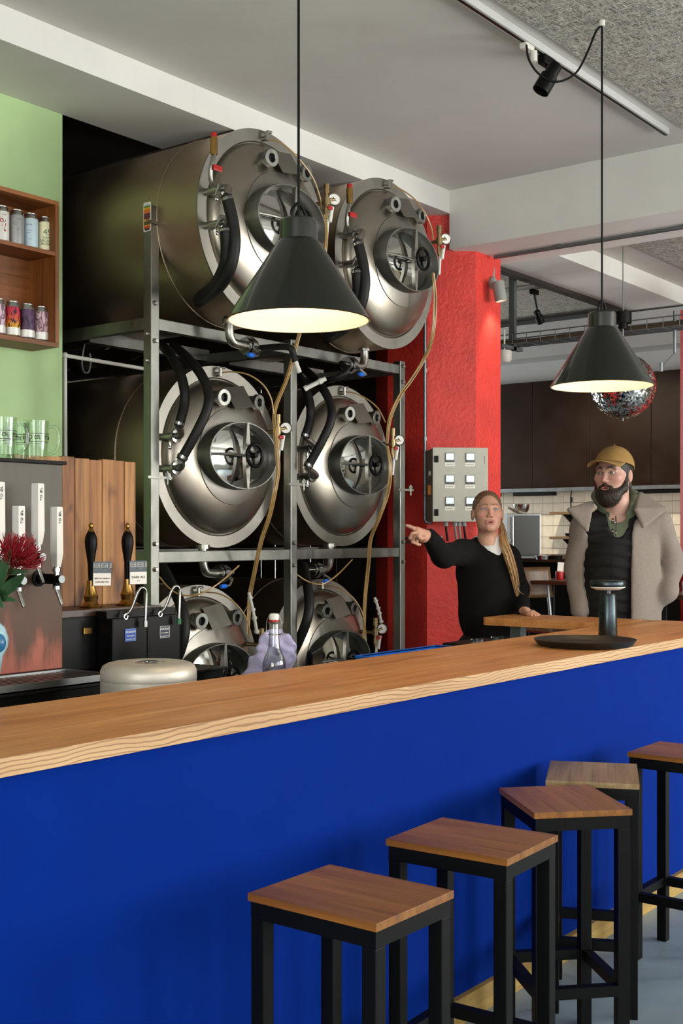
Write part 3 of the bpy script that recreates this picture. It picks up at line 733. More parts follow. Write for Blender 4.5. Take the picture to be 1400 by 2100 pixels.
# elbows + hoses: middle row hoses climb into the dark, upper row hoses hang down, lowest row hoses swing forward
def elbow_hose(k, z, pts, r=.023):
    a = loc2w(k, (-.395, -.122, z)); d0 = Vector(pts[0])
    mid = a + Vector((0, -.035, .0)); pipe = [a, a + Vector((0, -.02, 0)), mid.lerp(d0, .35), d0]
    MB().tube(pipe, .016, 12, 5).build('pipe_bend', 'pipe_steel', TANKS[k], w=True)
    hose(TANKS[k], [d0 + (Vector(pts[1]) - d0) * .0] + [Vector(q) for q in pts[1:]], r)
for k, ox, oy, s in (('ml', 0, 0, 1.0), ('mr', 261, 18, .885)):
    dd = 5.50 if k == 'ml' else 6.28
    def G(px, py, e=0):     # offsets measured on the nearer tank, carried over to its neighbour
        return W(352 + ox + (px - 352) * s, 922 + oy + (py - 922) * s, dd + e)
    elbow_hose(k, .073, [G(366, 874), G(371, 858), G(378, 830, .02), G(378, 800, .03), G(368, 762, .08), G(352, 732, .2), G(330, 705, .5)])
    elbow_hose(k, -.075, [G(370, 944, -.03), G(381, 926, -.03), G(404, 884, -.04), G(424, 840, -.03), G(427, 806, 0), G(412, 768, .06), G(385, 735, .2), G(355, 708, .5)])
for k, ox, oy, s in (('tl', 0, 0, 1.0), ('tr', 270, 90, .90)):
    dd = 5.20 if k == 'tl' else 5.95
    def G(px, py, e=0): return W(452 + ox + (px - 452) * s, 425 + oy + (py - 425) * s, dd + e)
    elbow_hose(k, .073, [G(464, 402), G(469, 420), G(478, 460), G(481, 505), G(470, 555, .03), G(448, 590, .12), G(415, 615, .35), G(380, 632, .7)], .026)
    elbow_hose(k, -.075, [G(462, 468), G(463, 484), G(464, 515, .02), G(460, 545, .05), G(440, 585, .15), G(405, 612, .4), G(372, 630, .75)], .026)
    # purge valve with brass cap beside the upper nozzle
    a = loc2w(k, (-.395, -.06, .073))
    mb = MB().tube([a, a + Vector((-.03, -.01, .05)), a + Vector((-.035, -.02, .10)), a + Vector((-.02, -.02, .15))], .011, 10, 5); mb.build('purge_pipe', 'pipe_steel', TANKS[k], w=True)
    MB().cyl(a + Vector((-.02, -.02, .15)), a + Vector((-.02, -.02, .225)), .016).build('purge_valve', 'brass', TANKS[k], w=True)
    MB().cyl(a + Vector((-.02, -.02, .225)), a + Vector((-.02, -.02, .245)), .013).build('purge_cap', 'red_plastic', TANKS[k], w=True)
    MB().box(a + Vector((-.045, -.045, .075)), a + Vector((.01, -.035, .10)), .004).build('purge_lever', 'red_plastic', TANKS[k], w=True)
for k, pts in (('bl', [(326, 1150, 5.75), (352, 1200, 5.6), (372, 1245, 5.5), (378, 1290, 5.46), (370, 1330, 5.46), (352, 1375, 5.5)]),
               ('br', [(622, 1160, 6.5), (630, 1200, 6.35), (634, 1240, 6.28), (628, 1275, 6.26), (612, 1315, 6.3), (600, 1340, 6.35)])):
    hose(TANKS[k], [W(*q) for q in pts], .026, clampat=None)
for k in TP: gauge_set(TANKS[k], .30 if k in ('bl', 'br') else .255, -.178, .165 if k in ('tl', 'tr') else .155)
EO = {}
for k in ('tl', 'tr'): EO[k] = outlet(TANKS[k], -.02 if k == 'tr' else -.10, .12, -R + .012, -1 if k == 'tr' else 1, .10)
for k in ('ml', 'mr'): EO[k] = outlet(TANKS[k], -.12, -.02, -R + .012, 1 if k == 'ml' else -1, .13)
# small white pipe runs from the drains
hose(TANKS['tr'], [loc2w('tr', EO['tr']), W(712, 760, 6.3), W(690, 775, 6.3), W(672, 780, 6.35)], .016, clampat=None)
MB().cyl(W(668, 776, 6.3), W(628, 796, 6.3), .012).cyl(W(660, 780, 6.3), W(654, 783, 6.3), .016).cyl(W(630, 794, 6.3), W(624, 798, 6.3), .015).build('drain_coupling', 'white_plastic', TANKS['tr'], w=True)
hose(TANKS['tl'], [loc2w('tl', EO['tl']), W(590, 712, 5.7), W(602, 730, 5.7), W(606, 742, 5.7)], .016, clampat=None)
MB().cyl(W(606, 742, 5.7), W(614, 764, 5.7), .011).build('drain_coupling', 'white_plastic', TANKS['tl'], w=True)
# white push-fit couplings by the lowest tanks
M('grey_white', '#a9a69c', .5)
def coupling(pts):
    P = smooth_path([W(*q) for q in pts], 5); mb = MB().tube(P, .008, 10, 1)
    for i in (1, 4, 6, 9):
        if i + 1 < len(P): mb.cyl(P[i].lerp(P[i + 1], .1), P[i].lerp(P[i + 1], .75), .0125, n=12)
    return mb
coupling([(510, 1215, 5.6), (519, 1255, 5.6), (527, 1300, 5.6)]).build('line_coupling', 'grey_white', TANKS['bl'], w=True)
coupling([(768, 1225, 6.6), (776, 1250, 6.6), (782, 1278, 6.6)]).build('line_coupling', 'grey_white', TANKS['br'], w=True)

# ------------------------------------------------------------------ amber beer lines
def beer_line(label, pts, n=1, spread=.012, r=.0036):
    t = thing('beer_line', label, 'tubing', W(*pts[-1]))
    for k in range(n):
        rnd = random.Random(len(label) * 7 + k); off = (k - (n - 1) / 2) * spread
        P = [W(px, py, d) + RT * off * (1 if 0 < i < len(pts) - 1 else .6) + FW * rnd.uniform(-.01, .01) for i, (px, py, d) in enumerate(pts)]
        MB().tube(P, r, 8, 6).build('tube', 'amber_tube', t, w=True)
    return t
beer_line('thin amber tube arching from the upper tank behind the pendant lamp', [(553, 287, 5.62), (575, 293, 5.6), (607, 320, 5.62), (640, 362, 5.7), (656, 405, 5.75), (659, 430, 5.8)])
beer_line('amber tubes hanging beside the rim of the upper tank behind the lamp shade', [(664, 440, 5.75), (668, 480, 5.75), (664, 530, 5.75), (655, 570, 5.8), (630, 640, 5.9), (612, 690, 5.95), (590, 770, 5.9), (566, 830, 5.8), (560, 870, 5.75)], 3, .0066)
beer_line('thin amber tube arching over the upper tank by the column', [(803, 383, 6.35), (822, 388, 6.33), (850, 410, 6.33), (872, 440, 6.35), (884, 468, 6.4), (888, 492, 6.45)])
beer_line('amber tube bundle falling past the red column', [(888, 560, 6.35), (892, 620, 6.4), (886, 690, 6.45), (870, 735, 6.5), (846, 775, 6.5), (818, 815, 6.45), (799, 860, 6.42), (793, 910, 6.4)], 3, .007)
beer_line('thin amber tube arching over the middle tank by the sticker post', [(456, 764, 5.78), (478, 763, 5.75), (510, 769, 5.72), (540, 790, 5.74), (556, 818, 5.76), (561, 850, 5.78)])
beer_line('amber tubes running down beside the middle tank near the sticker post', [(562, 860, 5.72), (565, 900, 5.7), (570, 960, 5.7), (563, 1010, 5.68), (552, 1060, 5.72), (535, 1110, 5.8), (520, 1180, 5.9), (512, 1225, 6.0), (508, 1300, 6.0)], 3, .007)
beer_line('thin amber tube arching over the middle tank nearest the column', [(708, 804, 6.58), (726, 806, 6.55), (752, 818, 6.53), (775, 838, 6.52), (790, 866, 6.5)])
beer_line('amber tubes running down beside the middle tank nearest the column', [(794, 915, 6.38), (800, 960, 6.36), (795, 1010, 6.38), (778, 1060, 6.42), (760, 1105, 6.5), (756, 1150, 6.55), (748, 1230, 6.6), (746, 1310, 6.6)], 3, .0066)
beer_line('amber tube sagging below the lower rail in front of the pump side', [(326, 1183, 5.5), (345, 1205, 5.5), (372, 1220, 5.5), (410, 1218, 5.5), (450, 1195, 5.55), (490, 1160, 5.7)])
beer_line('amber tube sagging below the lower rail near the column', [(608, 1178, 6.2), (630, 1192, 6.2), (660, 1198, 6.2), (690, 1180, 6.3), (722, 1148, 6.5)])
beer_line('thin amber tube over the lowest tank beside the hand pumps', [(410, 1214, 5.9), (450, 1218, 5.85), (485, 1240, 5.82), (508, 1275, 5.82), (512, 1310, 5.85)])
beer_line('thin amber tube over the lowest tank behind the swing-top bottle', [(664, 1202, 6.7), (690, 1204, 6.65), (720, 1222, 6.6), (742, 1255, 6.6), (750, 1300, 6.6)])

# ------------------------------------------------------------------ pipework in the dark bay
pw = thing('water_pipe', 'pale pipe with an elbow beside the green wall end', 'pipe', (3.73, 4.6, 0))
a = W(133, 728, 5.75); b = W(300, 757, 6.4)
MB().tube([W(134, 940, 5.75), W(133, 735, 5.75)], .010, 10, 2).ball(W(133, 729, 5.75), .016).tube([W(133, 729, 5.75), b], .010, 10, 2).build('pipe', 'white_plastic', pw, w=True)
cb = thing('tank_cables', 'tangle of cables and valves in the dark beside the rack', 'cables', W(190, 720, 6.6))
random.seed(4)
for k in range(7):
    x0 = 165 + k * 14; y0 = 690 + random.uniform(-20, 20)
    MB().tube([W(x0, y0, 6.6), W(x0 + 12, y0 - 12, 6.5), W(x0 + 26, y0 + 4, 6.55), W(x0 + 20, y0 + 30, 6.6), W(x0 + 40, y0 + 22, 6.6)], .006, 6, 5).build('cable', ['white_plastic', 'rubber', 'chrome', 'rubber', 'galvanised', 'red_plastic', 'rubber'][k], cb, w=True)
MB().tube([W(186, 680, 6.3), W(175, 700, 6.3), W(168, 740, 6.3), W(172, 762, 6.3), W(182, 762, 6.3), W(186, 740, 6.3), W(184, 725, 6.3)], .005, 6, 6).build('cable', 'grey_plastic', cb, w=True)
for k, (px, py) in enumerate(((200, 703), (235, 695), (252, 714))):
    MB().cyl(W(px, py, 6.5), W(px + 8, py - 6, 6.5), .02).build('solenoid', 'pipe_steel', cb, w=True)
shelfrack = thing('wire_shelf', 'chrome wire shelf rack glimpsed behind the lower tanks', 'shelf', (6.0, 5.2, 0))
for dx in (0, .14, .28, .42):
    for dy in (0, .3): MB().cyl((5.95 + dx, 4.95 + dy, 0), (5.95 + dx, 4.95 + dy, 2.4), .006, n=8).build('upright', 'chrome', shelfrack, w=True)
for z in (.4, .9, 1.4, 1.9):
    MB().box((5.93, 4.94, z), (6.4, 5.26, z + .012)).build('shelf_board', 'galvanised', shelfrack, w=True)
M('tub_wood', '#6b4a2a', .6); M('tub_cream', '#a59a80', .6); M('tub_dark', '#3a2417', .6)
for k, (x, z, w, h, c) in enumerate(((5.98, .912, .12, .16, 'tub_wood'), (6.14, .912, .1, .12, 'tub_cream'), (6.27, .912, .1, .2, 'tub_dark'), (6.02, 1.412, .3, .14, 'tub_dark'))):
    t = thing('storage_tub', ['brown tub on the wire shelf', 'cream tub on the wire shelf', 'dark tall tub on the wire shelf', 'wide dark box on the higher wire shelf'][k], 'tub', (x + w / 2, 5.1, z))
    MB().box((-w / 2, -.1, 0), (w / 2, .1, h), .01).build('tub', c, t); MB().box((-w / 2 - .005, -.105, h), (w / 2 + .005, .105, h + .015), .004).build('lid', c, t)
# ------------------------------------------------------------------ can shelf on the green wall
sh = thing('can_shelf', 'open brown wooden shelf box with cans on the green wall', 'shelf', (3.0, 4.30, 2.292))
SX0, SX1, SY0, SY1, SZ0, SZ1 = 2.2, 3.515, 4.30, 4.489, 2.292, 2.943
MB().box((SX0, SY0, SZ0), (SX1, SY1, SZ0 + .02), .001).build('bottom_board', 'shelf_wood', sh, w=True)
MB().box((SX0, SY0, SZ1 - .018), (SX1, SY1, SZ1), .001).build('top_board', 'shelf_wood', sh, w=True)
MB().box((SX1 - .02, SY0, SZ0 + .02), (SX1, SY1, SZ1 - .018), .001).build('side_board', 'shelf_wood_v', sh, w=True)
MB().box((SX0, SY0, SZ0 + .02), (SX0 + .02, SY1, SZ1 - .018), .001).build('side_board', 'shelf_wood_v', sh, w=True)
MB().box((SX0 + .02, SY0 + .002, 2.698), (SX1 - .02, SY1, 2.716), .001).build('middle_board', 'shelf_wood', sh, w=True)
for k in range(4):
    z0 = SZ0 + .02 + k * .153; MB().box((SX0 + .02, SY1 - .01, z0), (SX1 - .02, SY1 - .001, z0 + .1515)).build('back_board', 'shelf_wood', sh, w=True)
M('can_alu', '#b9bab6', .3, metal=1); M('can_white', '#dedcd4', .35, metal=.2); M('can_silver', '#b4b6b4', .32, metal=.6); M('can_blue', '#bcd0d8', .4, metal=.2); M('can_cream', '#e8e0b8', .4)
M('green_ink', '#1f6a3a', .6); M('red_ink', '#b3202a', .6)
def camo(name, a, b, c, sc=34, stretch=(1, 1, .45)):
    m, nt, bs = new_mat(name); f = noise_tex(nt, coords(nt, stretch), sc, 2, .5, 2.2)
    nt.links.new(ramp(nt, f, [(.38, a), (.47, b), (.56, c)]), bs.inputs['Base Color']); bs.inputs['Roughness'].default_value = .4
camo('can_pink', '#c9a6b4', '#3b2c39', '#d8b9c6'); camo('can_purple', '#2f2230', '#4a3550', '#5d3f5f'); camo('can_mauve', '#b8929c', '#4a3238', '#c9a7ae')
def flame():
    m, nt, bs = new_mat('can_flame'); sep = nt.nodes.new('ShaderNodeSeparateXYZ'); nt.links.new(coords(nt), sep.inputs[0])
    g = nt.nodes.new('ShaderNodeMapRange'); nt.links.new(sep.outputs[2], g.inputs[0]); g.inputs[1].default_value = .03; g.inputs[2].default_value = .14
    base = ramp(nt, g.outputs[0], [(.1, '#d8b021'), (.45, '#c8551f'), (.8, '#c0304a')])
    f = noise_tex(nt, coords(nt, (1, 1, .5)), 40, 2, .5, 2.5)
    mx = nt.nodes.new('ShaderNodeMix'); mx.data_type = 'RGBA'; nt.links.new(ramp(nt, f, [(.52, (0, 0, 0)), (.56, (1, 1, 1))]), mx.inputs[0]); nt.links.new(base, mx.inputs[6]); mx.inputs[7].default_value = lin('#3a1a22')
    nt.links.new(mx.outputs[2], bs.inputs['Base Color']); bs.inputs['Roughness'].default_value = .4
flame()
def wrap(mb, r, a0, z, xoff=0):
    mb.v = [((r - y) * math.cos(a0 + (x + xoff) / r), (r - y) * math.sin(a0 + (x + xoff) / r), zz + z) for x, y, zz in mb.v]; return mb
FACE = math.atan2(-FW.y, -FW.x)
def can(x, y, z, body, label, texts=(), band=False, turn=0, dots=()):
    t = thing('beer_can', label, 'can', (x, y, z), 0, 'beer cans on the wall shelf')
    h, r = .162, .033
    MB().lathe([(0, .004), (.022, .003), (.026, 0), (.031, .008), (r, .014)], n=28).build('base', 'can_alu', t)
    MB().lathe([(r, .013), (r, h - .028), (r - .001, h - .024)], n=28).build('label_sleeve', body, t)
    MB().lathe([(r - .001, h - .0245), (r - .002, h - .02), (.0265, h - .004), (.0275, h - .002), (.0275, h), (.0255, h), (.025, h - .004), (0, h - .004)], n=28).build('lid', 'can_alu', t)
    if band: MB().lathe([(r + .0004, .015), (r + .0004, .047)], n=28).build('white_band', 'can_white', t)
    for sh_, rr, zz, xo in dots:
        mb = MB().cyl((0, .0008, 0), (0, -.0004, 0), rr, n=16) if sh_ == 'o' else MB().box((-rr, -.0004, -rr), (rr, .0008, rr))
        wrap(mb, r, FACE + turn, zz, xo).build('print', 'red_ink', t)
    for s, size, zz, ink, xo in texts: wrap(text_mb(s, size), r + .0003, FACE + turn, zz, xo).build('lettering', ink, t)
    return t
YC = 4.375
def cx(px, y=YC):
    tt = (px - 700) / FPX; dx = FW.x + RT.x * tt; dy = FW.y + RT.y * tt; return y * dx / dy
can(cx(3), YC, 2.7165, 'can_white', 'white beer can with red print, first on the upper shelf', [('H', .018, .098, 'ink', -.012), ('U', .018, .094, 'ink', .012), ('F', .014, .062, 'grey_ink', .012), ('TO ØL', .006, .122, 'grey_ink', .011)], turn=.3, dots=[('o', .0085, .097, 0), ('s', .0075, .078, .011), ('s', .004, .054, .014)])
can(cx(34), YC, 2.7165, 'can_silver', 'silver beer can with black letters on the upper shelf', [('C', .019, .098, 'grey_ink', -.001), ('I', .017, .074, 'ink', .011), ('TO ØL', .007, .118, 'grey_ink', .016)], turn=.1)
can(cx(62.5), YC, 2.7165, 'can_blue', 'pale blue beer can on the upper shelf', [('TO ØL', .009, .108, 'grey_ink', .002), ('L I T T L E', .005, .082, 'grey_ink', .004), ('C O R N', .005, .072, 'grey_ink', -.002), ('L I G H T', .005, .045, 'grey_ink', .006)])
can(cx(92), YC, 2.7165, 'can_cream', 'cream beer can with green lettering at the end of the upper shelf', [('45', .036, .090, 'green_ink', .0), ('DAYS', .0165, .066, 'green_ink', .0), ('ORGANIC', .0155, .052, 'green_ink', .0), ('PILSNER', .0155, .038, 'green_ink', .0)], turn=.55)
can(cx(-5), YC, 2.3125, 'can_pink', 'pink patterned beer can on the lower shelf beside the flame can', [], True)
can(cx(25.5), YC, 2.3125, 'can_flame', 'red and yellow flame-patterned beer can on the lower shelf', [], True)
can(cx(55), YC, 2.3125, 'can_purple', 'dark purple beer can on the lower shelf', [], True)
can(cx(84), YC, 2.3125, 'can_mauve', 'dusty mauve marbled beer can at the end of the lower shelf', [], True)

# ------------------------------------------------------------------ tap wall
tw = thing('tap_wall', 'patinated copper beer tap wall with a black top edge', 'tap wall', (2.2, 3.30, 1.0))
MB().box((1.4, 3.30, 1.0), (2.712, 3.305, 1.697), .002).xf(Matrix.Translation((-2.2, -3.30, -1.0))).build('copper_front', 'patina_copper', tw)
MB().box((1.4, 3.305, .97), (2.705, 3.50, 1.697)).build('case', 'black_metal', tw, w=True)
MB().box((1.39, 3.288, 1.697), (2.722, 3.51, 1.709), .002).build('top_edge', 'black_metal', tw, w=True)
M('tap_white', '#d9d7d0', .45)
def beer_tap(x, z, label):
    t = thing('beer_tap', label, 'tap', (x, 3.30, z), 0, 'beer taps on the copper wall')
    MB().lathe([(.027, 0), (.027, .006), (.017, .008), (.017, .075), (.015, .08)], (0, 0, 0), (0, -1, 0), 20).build('shank', 'black_metal', t)
    MB().cyl((0, -.078, 0), (0, -.118, 0), .014).cyl((0, -.095, 0), (0, -.095, -.03), .012).build('faucet_body', 'black_metal', t)
    MB().lathe([(.008, 0), (.013, .001), (.013, .004), (0, .004)], (0, -.118, 0), (0, -1, 0), 18).build('badge', 'galvanised', t)
    MB().cyl((0, -.095, -.022), (0, -.095, -.034), .013).cyl((0, -.095, -.034), (.006, -.115, -.085), .0075, .006).build('spout', 'chrome', t)
    MB().cyl((0, -.095, .01), (0, -.095, .042), .010).cyl((0, -.095, .026), (0, -.095, .036), .014).build('collar', 'chrome', t)
    # white tapered handle, square in plan, standing cornerwise
    mb = MB(); sec = [(.040, .010), (.052, .0125), (.085, .0165), (.235, .0155), (.24, .0145)]; vs = []
    for h, w in sec:
        for a in range(4): q = PI / 4 + a * PI / 2 + .15; vs.append((w * 1.3 * math.cos(q), -.095 + w * 1.3 * math.sin(q), h))
    fs = [(3, 2, 1, 0), tuple(4 * (len(sec) - 1) + a for a in range(4))] + [(4 * i + a, 4 * i + (a + 1) % 4, 4 * i + 4 + (a + 1) % 4, 4 * i + 4 + a) for i in range(len(sec) - 1) for a in range(4)]
    mb.add(vs, fs).build('handle', 'tap_white', t)
    tx = text_mb('TO ØL', .0145).xf(Matrix.Translation((.0, -.095, .205)) @ Matrix.Rotation(.15, 4, 'Z') @ Matrix.Translation((0, -.0152, 0)) @ Matrix.Rotation(-PI / 2, 4, 'Y')); tx.build('lettering', 'ink', t)
    return t
beer_tap(2.378, 1.385, 'white-handled beer tap at the picture edge, higher row')
beer_tap(2.456, 1.31, 'short-looking white beer tap handle above the red flower')
beer_tap(2.533, 1.385, 'tallest white beer tap handle, in the middle of the copper wall')
beer_tap(2.610, 1.31, 'white beer tap handle at the end of the copper wall beside the planks')
# beer mugs on top
def mug(x, y, a, label):
    t = thing('beer_mug', label, 'mug', (x, y, 1.7095), 0, 'glass mugs on the tap wall')
    r0, r1, h = .037, .043, .138
    MB().lathe([(0, .0), (r0, 0), (r0 + .001, .004), (r1, h), (r1 - .0035, h), (r0 - .003, .014), (0, .012)], n=28).build('glass', 'mug_glass', t)
    ca, sa = math.cos(a), math.sin(a)
    pts = [(r1 - .002, h - .022), (r1 + .02, h - .02), (r1 + .032, h - .04), (r1 + .032, .055), (r1 + .018, .03), (r0 + .002, .022)]
    MB().tube([(r * ca, r * sa, z) for r, z in pts], .006, 10, 5).build('handle', 'mug_glass', t)
    for zz in (.064, .092): MB().lathe([(r0 + .0055 * zz / .12 + .0018, zz), (r0 + .0055 * zz / .12 + .0018, zz + .0016)], n=28).build('print_line', 'ink', t)
    wrap(text_mb('TO ØL  TO ØL  TO ØL', .019), r0 + .0055, FACE, .0785).build('lettering', 'ink', t)
    return t
glassy('mug_glass', (.9, .95, .9), .07)
HA = math.atan2(RT.y, RT.x) + .1
mug(2.652, 3.365, HA, 'glass beer mug with black lettering at the end of the tap wall')
mug(2.512, 3.355, HA + .3, 'glass beer mug with its handle towards its neighbour, cut by the picture edge')
mug(2.648, 3.462, HA + 2.6, 'glass beer mug standing behind the front mugs')

# ------------------------------------------------------------------ back counter and drip tray
bc = thing('back_counter', 'black back counter under the taps and hand pumps', 'counter', (2.3, 3.4, 0))
MB().box((.6, 3.07, 0), (3.27, 3.75, .962)).build('carcass', 'black_metal', bc, w=True)
MB().box((.6, 3.05, .962), (3.28, 3.75, .972), .002).build('counter_sheet', 'black_plastic', bc, w=True)
dt = thing('drip_tray', 'stainless drip tray with slatted grate under the copper tap wall', 'drip tray', (2.0, 3.17, .973))
MB().box((1.4, 3.055, .973), (2.72, 3.062, .998)).box((1.4, 3.282, .973), (2.72, 3.298, .998)).box((2.712, 3.055, .973), (2.72, 3.298, .998)).box((1.4, 3.055, .973), (2.72, 3.298, .977)).build('tray', 'bar_steel', dt, w=True)
mb = MB()
for k in range(62): mb.box((1.41 + k * .021, 3.064, .986), (1.41 + k * .021 + .009, 3.281, .992))
for y in (3.11, 3.17, 3.23): mb.box((1.405, y, .983), (2.712, y + .006, .986))
g = mb.build('grate', 'bar_steel', dt, w=True); g['kind'] = 'stuff'

# ------------------------------------------------------------------ plank board behind the hand pumps
pb = thing('plank_board', 'board of knotty upright wooden planks behind the hand pumps', 'board', (3.05, 3.62, .972))
xs = [2.74, 2.96, 3.02, 3.09, 3.155, 3.215, 3.27, 3.328]
wood('plank_wood_b', '#744519', '#a87137', '#cb9656', 2, .9, .55, .5, knots=.9)
for k in range(len(xs) - 1):
    dz = [0, .004, 0, -.003, .002, 0, -.002][k]
    MB().box((xs[k], 3.60 + .002 * (k % 2), .972), (xs[k + 1] - .0015, 3.625, 1.748 - k * .0 + dz), .0015).build('plank', 'plank_wood' if k % 2 else 'plank_wood_b', pb, w=True)

# ------------------------------------------------------------------ hand pumps
hp = thing('pump_cabinet', 'black hand pump cabinet with dark wooden top', 'cabinet', (3.0, 3.45, .972))
MB().box((2.76, 3.37, .972), (3.25, 3.59, 1.165), .006).build('case', 'black_plastic', hp, w=True)
MB().prism([(2.765, 3.375), (3.25, 3.375), (3.25, 3.595), (2.765, 3.595)], 1.165, 1.188).build('wooden_top', 'dark_wood', hp, w=True)
MB().box((2.86, 3.362, 1.10), (2.9, 3.371, 1.125), .003).build('brass_plate', 'brass', hp, w=True)
M('label_blue', '#16479a', .5); M('label_navy', '#0b1633', .5); M('clip_blue', '#7f9cc8', .5)
def pump_box(x, label, ang_label):
    t = thing('pump_engine', label, 'pump', (x, 3.31, .972), 0, 'black beer engines')
    MB().box((-.085, -.03, 0), (.085, .055, .185), .006).build('housing', 'black_plastic', t)
    MB().prism([(-.085, .0), (.085, .0), (.085, .055), (-.085, .055)], .185, .21).build('shoulder', 'black_plastic', t)
    lb = MB().box((-.026, -.032, .10), (.026, -.0301, .146)).build('maker_label', 'label_navy' if ang_label else 'label_blue', t)
    MB().box((-.0245, -.0326, .1015), (.0245, -.032, .1027)).box((-.0245, -.0326, .1433), (.0245, -.032, .1445)).box((-.0245, -.0326, .1015), (-.0233, -.032, .1445)).box((.0233, -.0326, .1015), (.0245, -.032, .1445)).build('label_border', 'clip_blue' if not ang_label else 'paper', lb)
    text_mb('ANGRAM', .011).xf(Matrix.Translation((0, -.0325, .134))).build('lettering', 'paper', lb)
    text_mb('beer engines', .007).xf(Matrix.Translation((0, -.0325, .12))).build('lettering', 'paper', lb)
    text_mb('www.angram.co.uk', .0055).xf(Matrix.Translation((0, -.0325, .108))).build('lettering', 'paper', lb)
    MB().tube([(-.02, -.02, .19), (.0, -.035, .215), (.018, -.05, .275), (.03, -.055, .292), (.045, -.058, .288), (.052, -.058, .265), (.05, -.056, .165)], .0055, 10, 6).torus((-.02, -.028, .19), .009, .003, (0, 1, 0), 16, 6).build('swan_neck', 'chrome', t)
    MB().cyl((.05, -.056, .172), (.05, -.056, .15), .009).build('sparkler', 'green_plastic' if ang_label else 'chrome', t)
    return t
pump_box(3.005, 'black beer engine with chrome swan neck, blue label, nearer the taps', False)
pump_box(3.175, 'black beer engine with chrome swan neck and green nozzle by the rack post', True)
M('clip_slate', '#4f5960', .55)
def hand_pump(x, label, title, sub, ink='ink'):
    t = thing('hand_pump', label, 'hand pump', (x, 3.47, 1.188), 0, 'hand pumps with black handles')
    MB().lathe([(0, 0), (.042, 0), (.044, .006), (.03, .012), (.023, .022), (.026, .034), (.028, .042), (.022, .05), (.02, .062), (.016, .075), (.015, .1), (0, .1)], n=28).build('brass_base', 'brass', t)
    MB().lathe([(.009, .09), (.011, .13), (.012, .16), (.0165, .19), (.0215, .22), (.0235, .242), (.021, .262), (.014, .278), (.010, .282)], n=24).build('handle', 'black_plastic', t)
    MB().lathe([(.011, .28), (.012, .284), (.009, .288), (.006, .292), (.009, .298), (.009, .306), (.005, .312), (0, .314)], n=18).build('finial', 'brass', t)
    rot = Matrix.Translation((.026, -.03, .125)) @ Matrix.Rotation(-.25, 4, 'Z') @ Matrix.Rotation(.02 if x < 3.1 else 0, 4, 'Y')
    cl = MB().box((-.037, -.002, -.045), (.037, .002, .045), .0008).xf(rot).build('pump_clip', 'clip_slate', t)
    MB().box((-.036, -.0035, -.044), (.036, -.002, .002)).xf(rot).build('name_card', 'paper', cl)
    for bx_ in (-.022, .0095, .034):
        w_ = .0125 if bx_ < .03 else .003
        fr = MB(); 
        for a, b in (((bx_ - w_, .0215), (bx_ + w_, .0225)), ((bx_ - w_, .0365), (bx_ + w_, .0375)), ((bx_ - w_, .0215), (bx_ - w_ + .001, .0375)), ((bx_ + w_ - .001, .0215), (bx_ + w_, .0375))): fr.box((a[0], -.0028, a[1]), (b[0], -.002, b[1]))
        fr.xf(rot).build('logo_frame', 'paper', cl)
        if w_ > .01: text_mb('TO ØL', .0078).xf(rot @ Matrix.Translation((bx_, -.0028, .0295))).build('lettering', 'paper', cl)
        MB().box((bx_ - w_, -.0026, .012), (bx_ + w_ * .6, -.002, .013)).box((bx_ - w_, -.0026, .0155), (bx_ + w_ * .3, -.002, .0165)).xf(rot).build('small_print', 'grey_ink', cl)
    text_mb(title, .0125 if len(title) < 10 else .0085).xf(rot @ Matrix.Translation((0, -.004, -.018))).build('lettering', ink, cl)
    text_mb(sub, .0085 if len(sub) > 6 else .005).xf(rot @ Matrix.Translation((0, -.004, -.031))).build('lettering', ink, cl)
    return t
hand_pump(2.985, 'black and brass hand pump with a two-line name card, nearer the taps', 'SIMCOE DIABLO', '6.66% RED IPA', 'brown_ink')
hand_pump(3.165, 'black and brass hand pump whose card reads dark ale', 'DARK ALE', '4.7 %')

# ------------------------------------------------------------------ flower vase at the picture edge
M('vase_glaze', '#a9cfdc', .2, vary=.2, vscale=14); M('vase_blue', '#2f6f97', .25, vary=.3, vscale=20)
vc = W(-36, 1320, 3.78)
vs_ = thing('flower_vase', 'pale blue glazed vase at the picture edge before the copper wall', 'vase', (vc.x, vc.y, .992))
h0 = vc.z - .992
MB().lathe([(0, 0), (.045, 0), (.05, .01), (.062, h0 - .04), (.077, h0 - .01), (.079, h0 + .015), (.068, h0 + .05), (.04, h0 + .075), (.03, h0 + .10), (.034, h0 + .115), (.029, h0 + .115), (.024, h0 + .1)], n=40).build('body', 'vase_glaze', vs_)
q = Vector((RT.x, RT.y, 0)) * .9 + Vector((-FW.x, -FW.y, 0)) * .45; q.normalize()
MB().ball(Vector((0, 0, h0 + .005)) + q * .066, (.022, .022, .03), 16, 10).build('glaze_spot', 'vase_blue', vs_)
M('petal_red', '#8e1620', .5, vary=.35, vscale=60); M('petal_tip', '#c04a2a', .5); M('leaf_green', '#2c5230', .6, vary=.25, vscale=18); M('stem_brown', '#5a4a24', .7)
fl = thing('protea_flower', 'red pincushion flower with green leaves before the copper wall', 'flower', W(20, 1300, 3.78))
fc = W(34, 1150, 3.74); up = (RT * .42 + Vector((0, 0, .62)) - FW * .35).normalized()
MB().tube([vc + Vector((0, 0, .1)), W(0, 1200, 3.77), fc], .006, 8, 6).build('stem', 'stem_brown', fl, w=True)
random.seed(11); mb = MB(); e1 = up.orthogonal().normalized(); e2 = up.cross(e1)
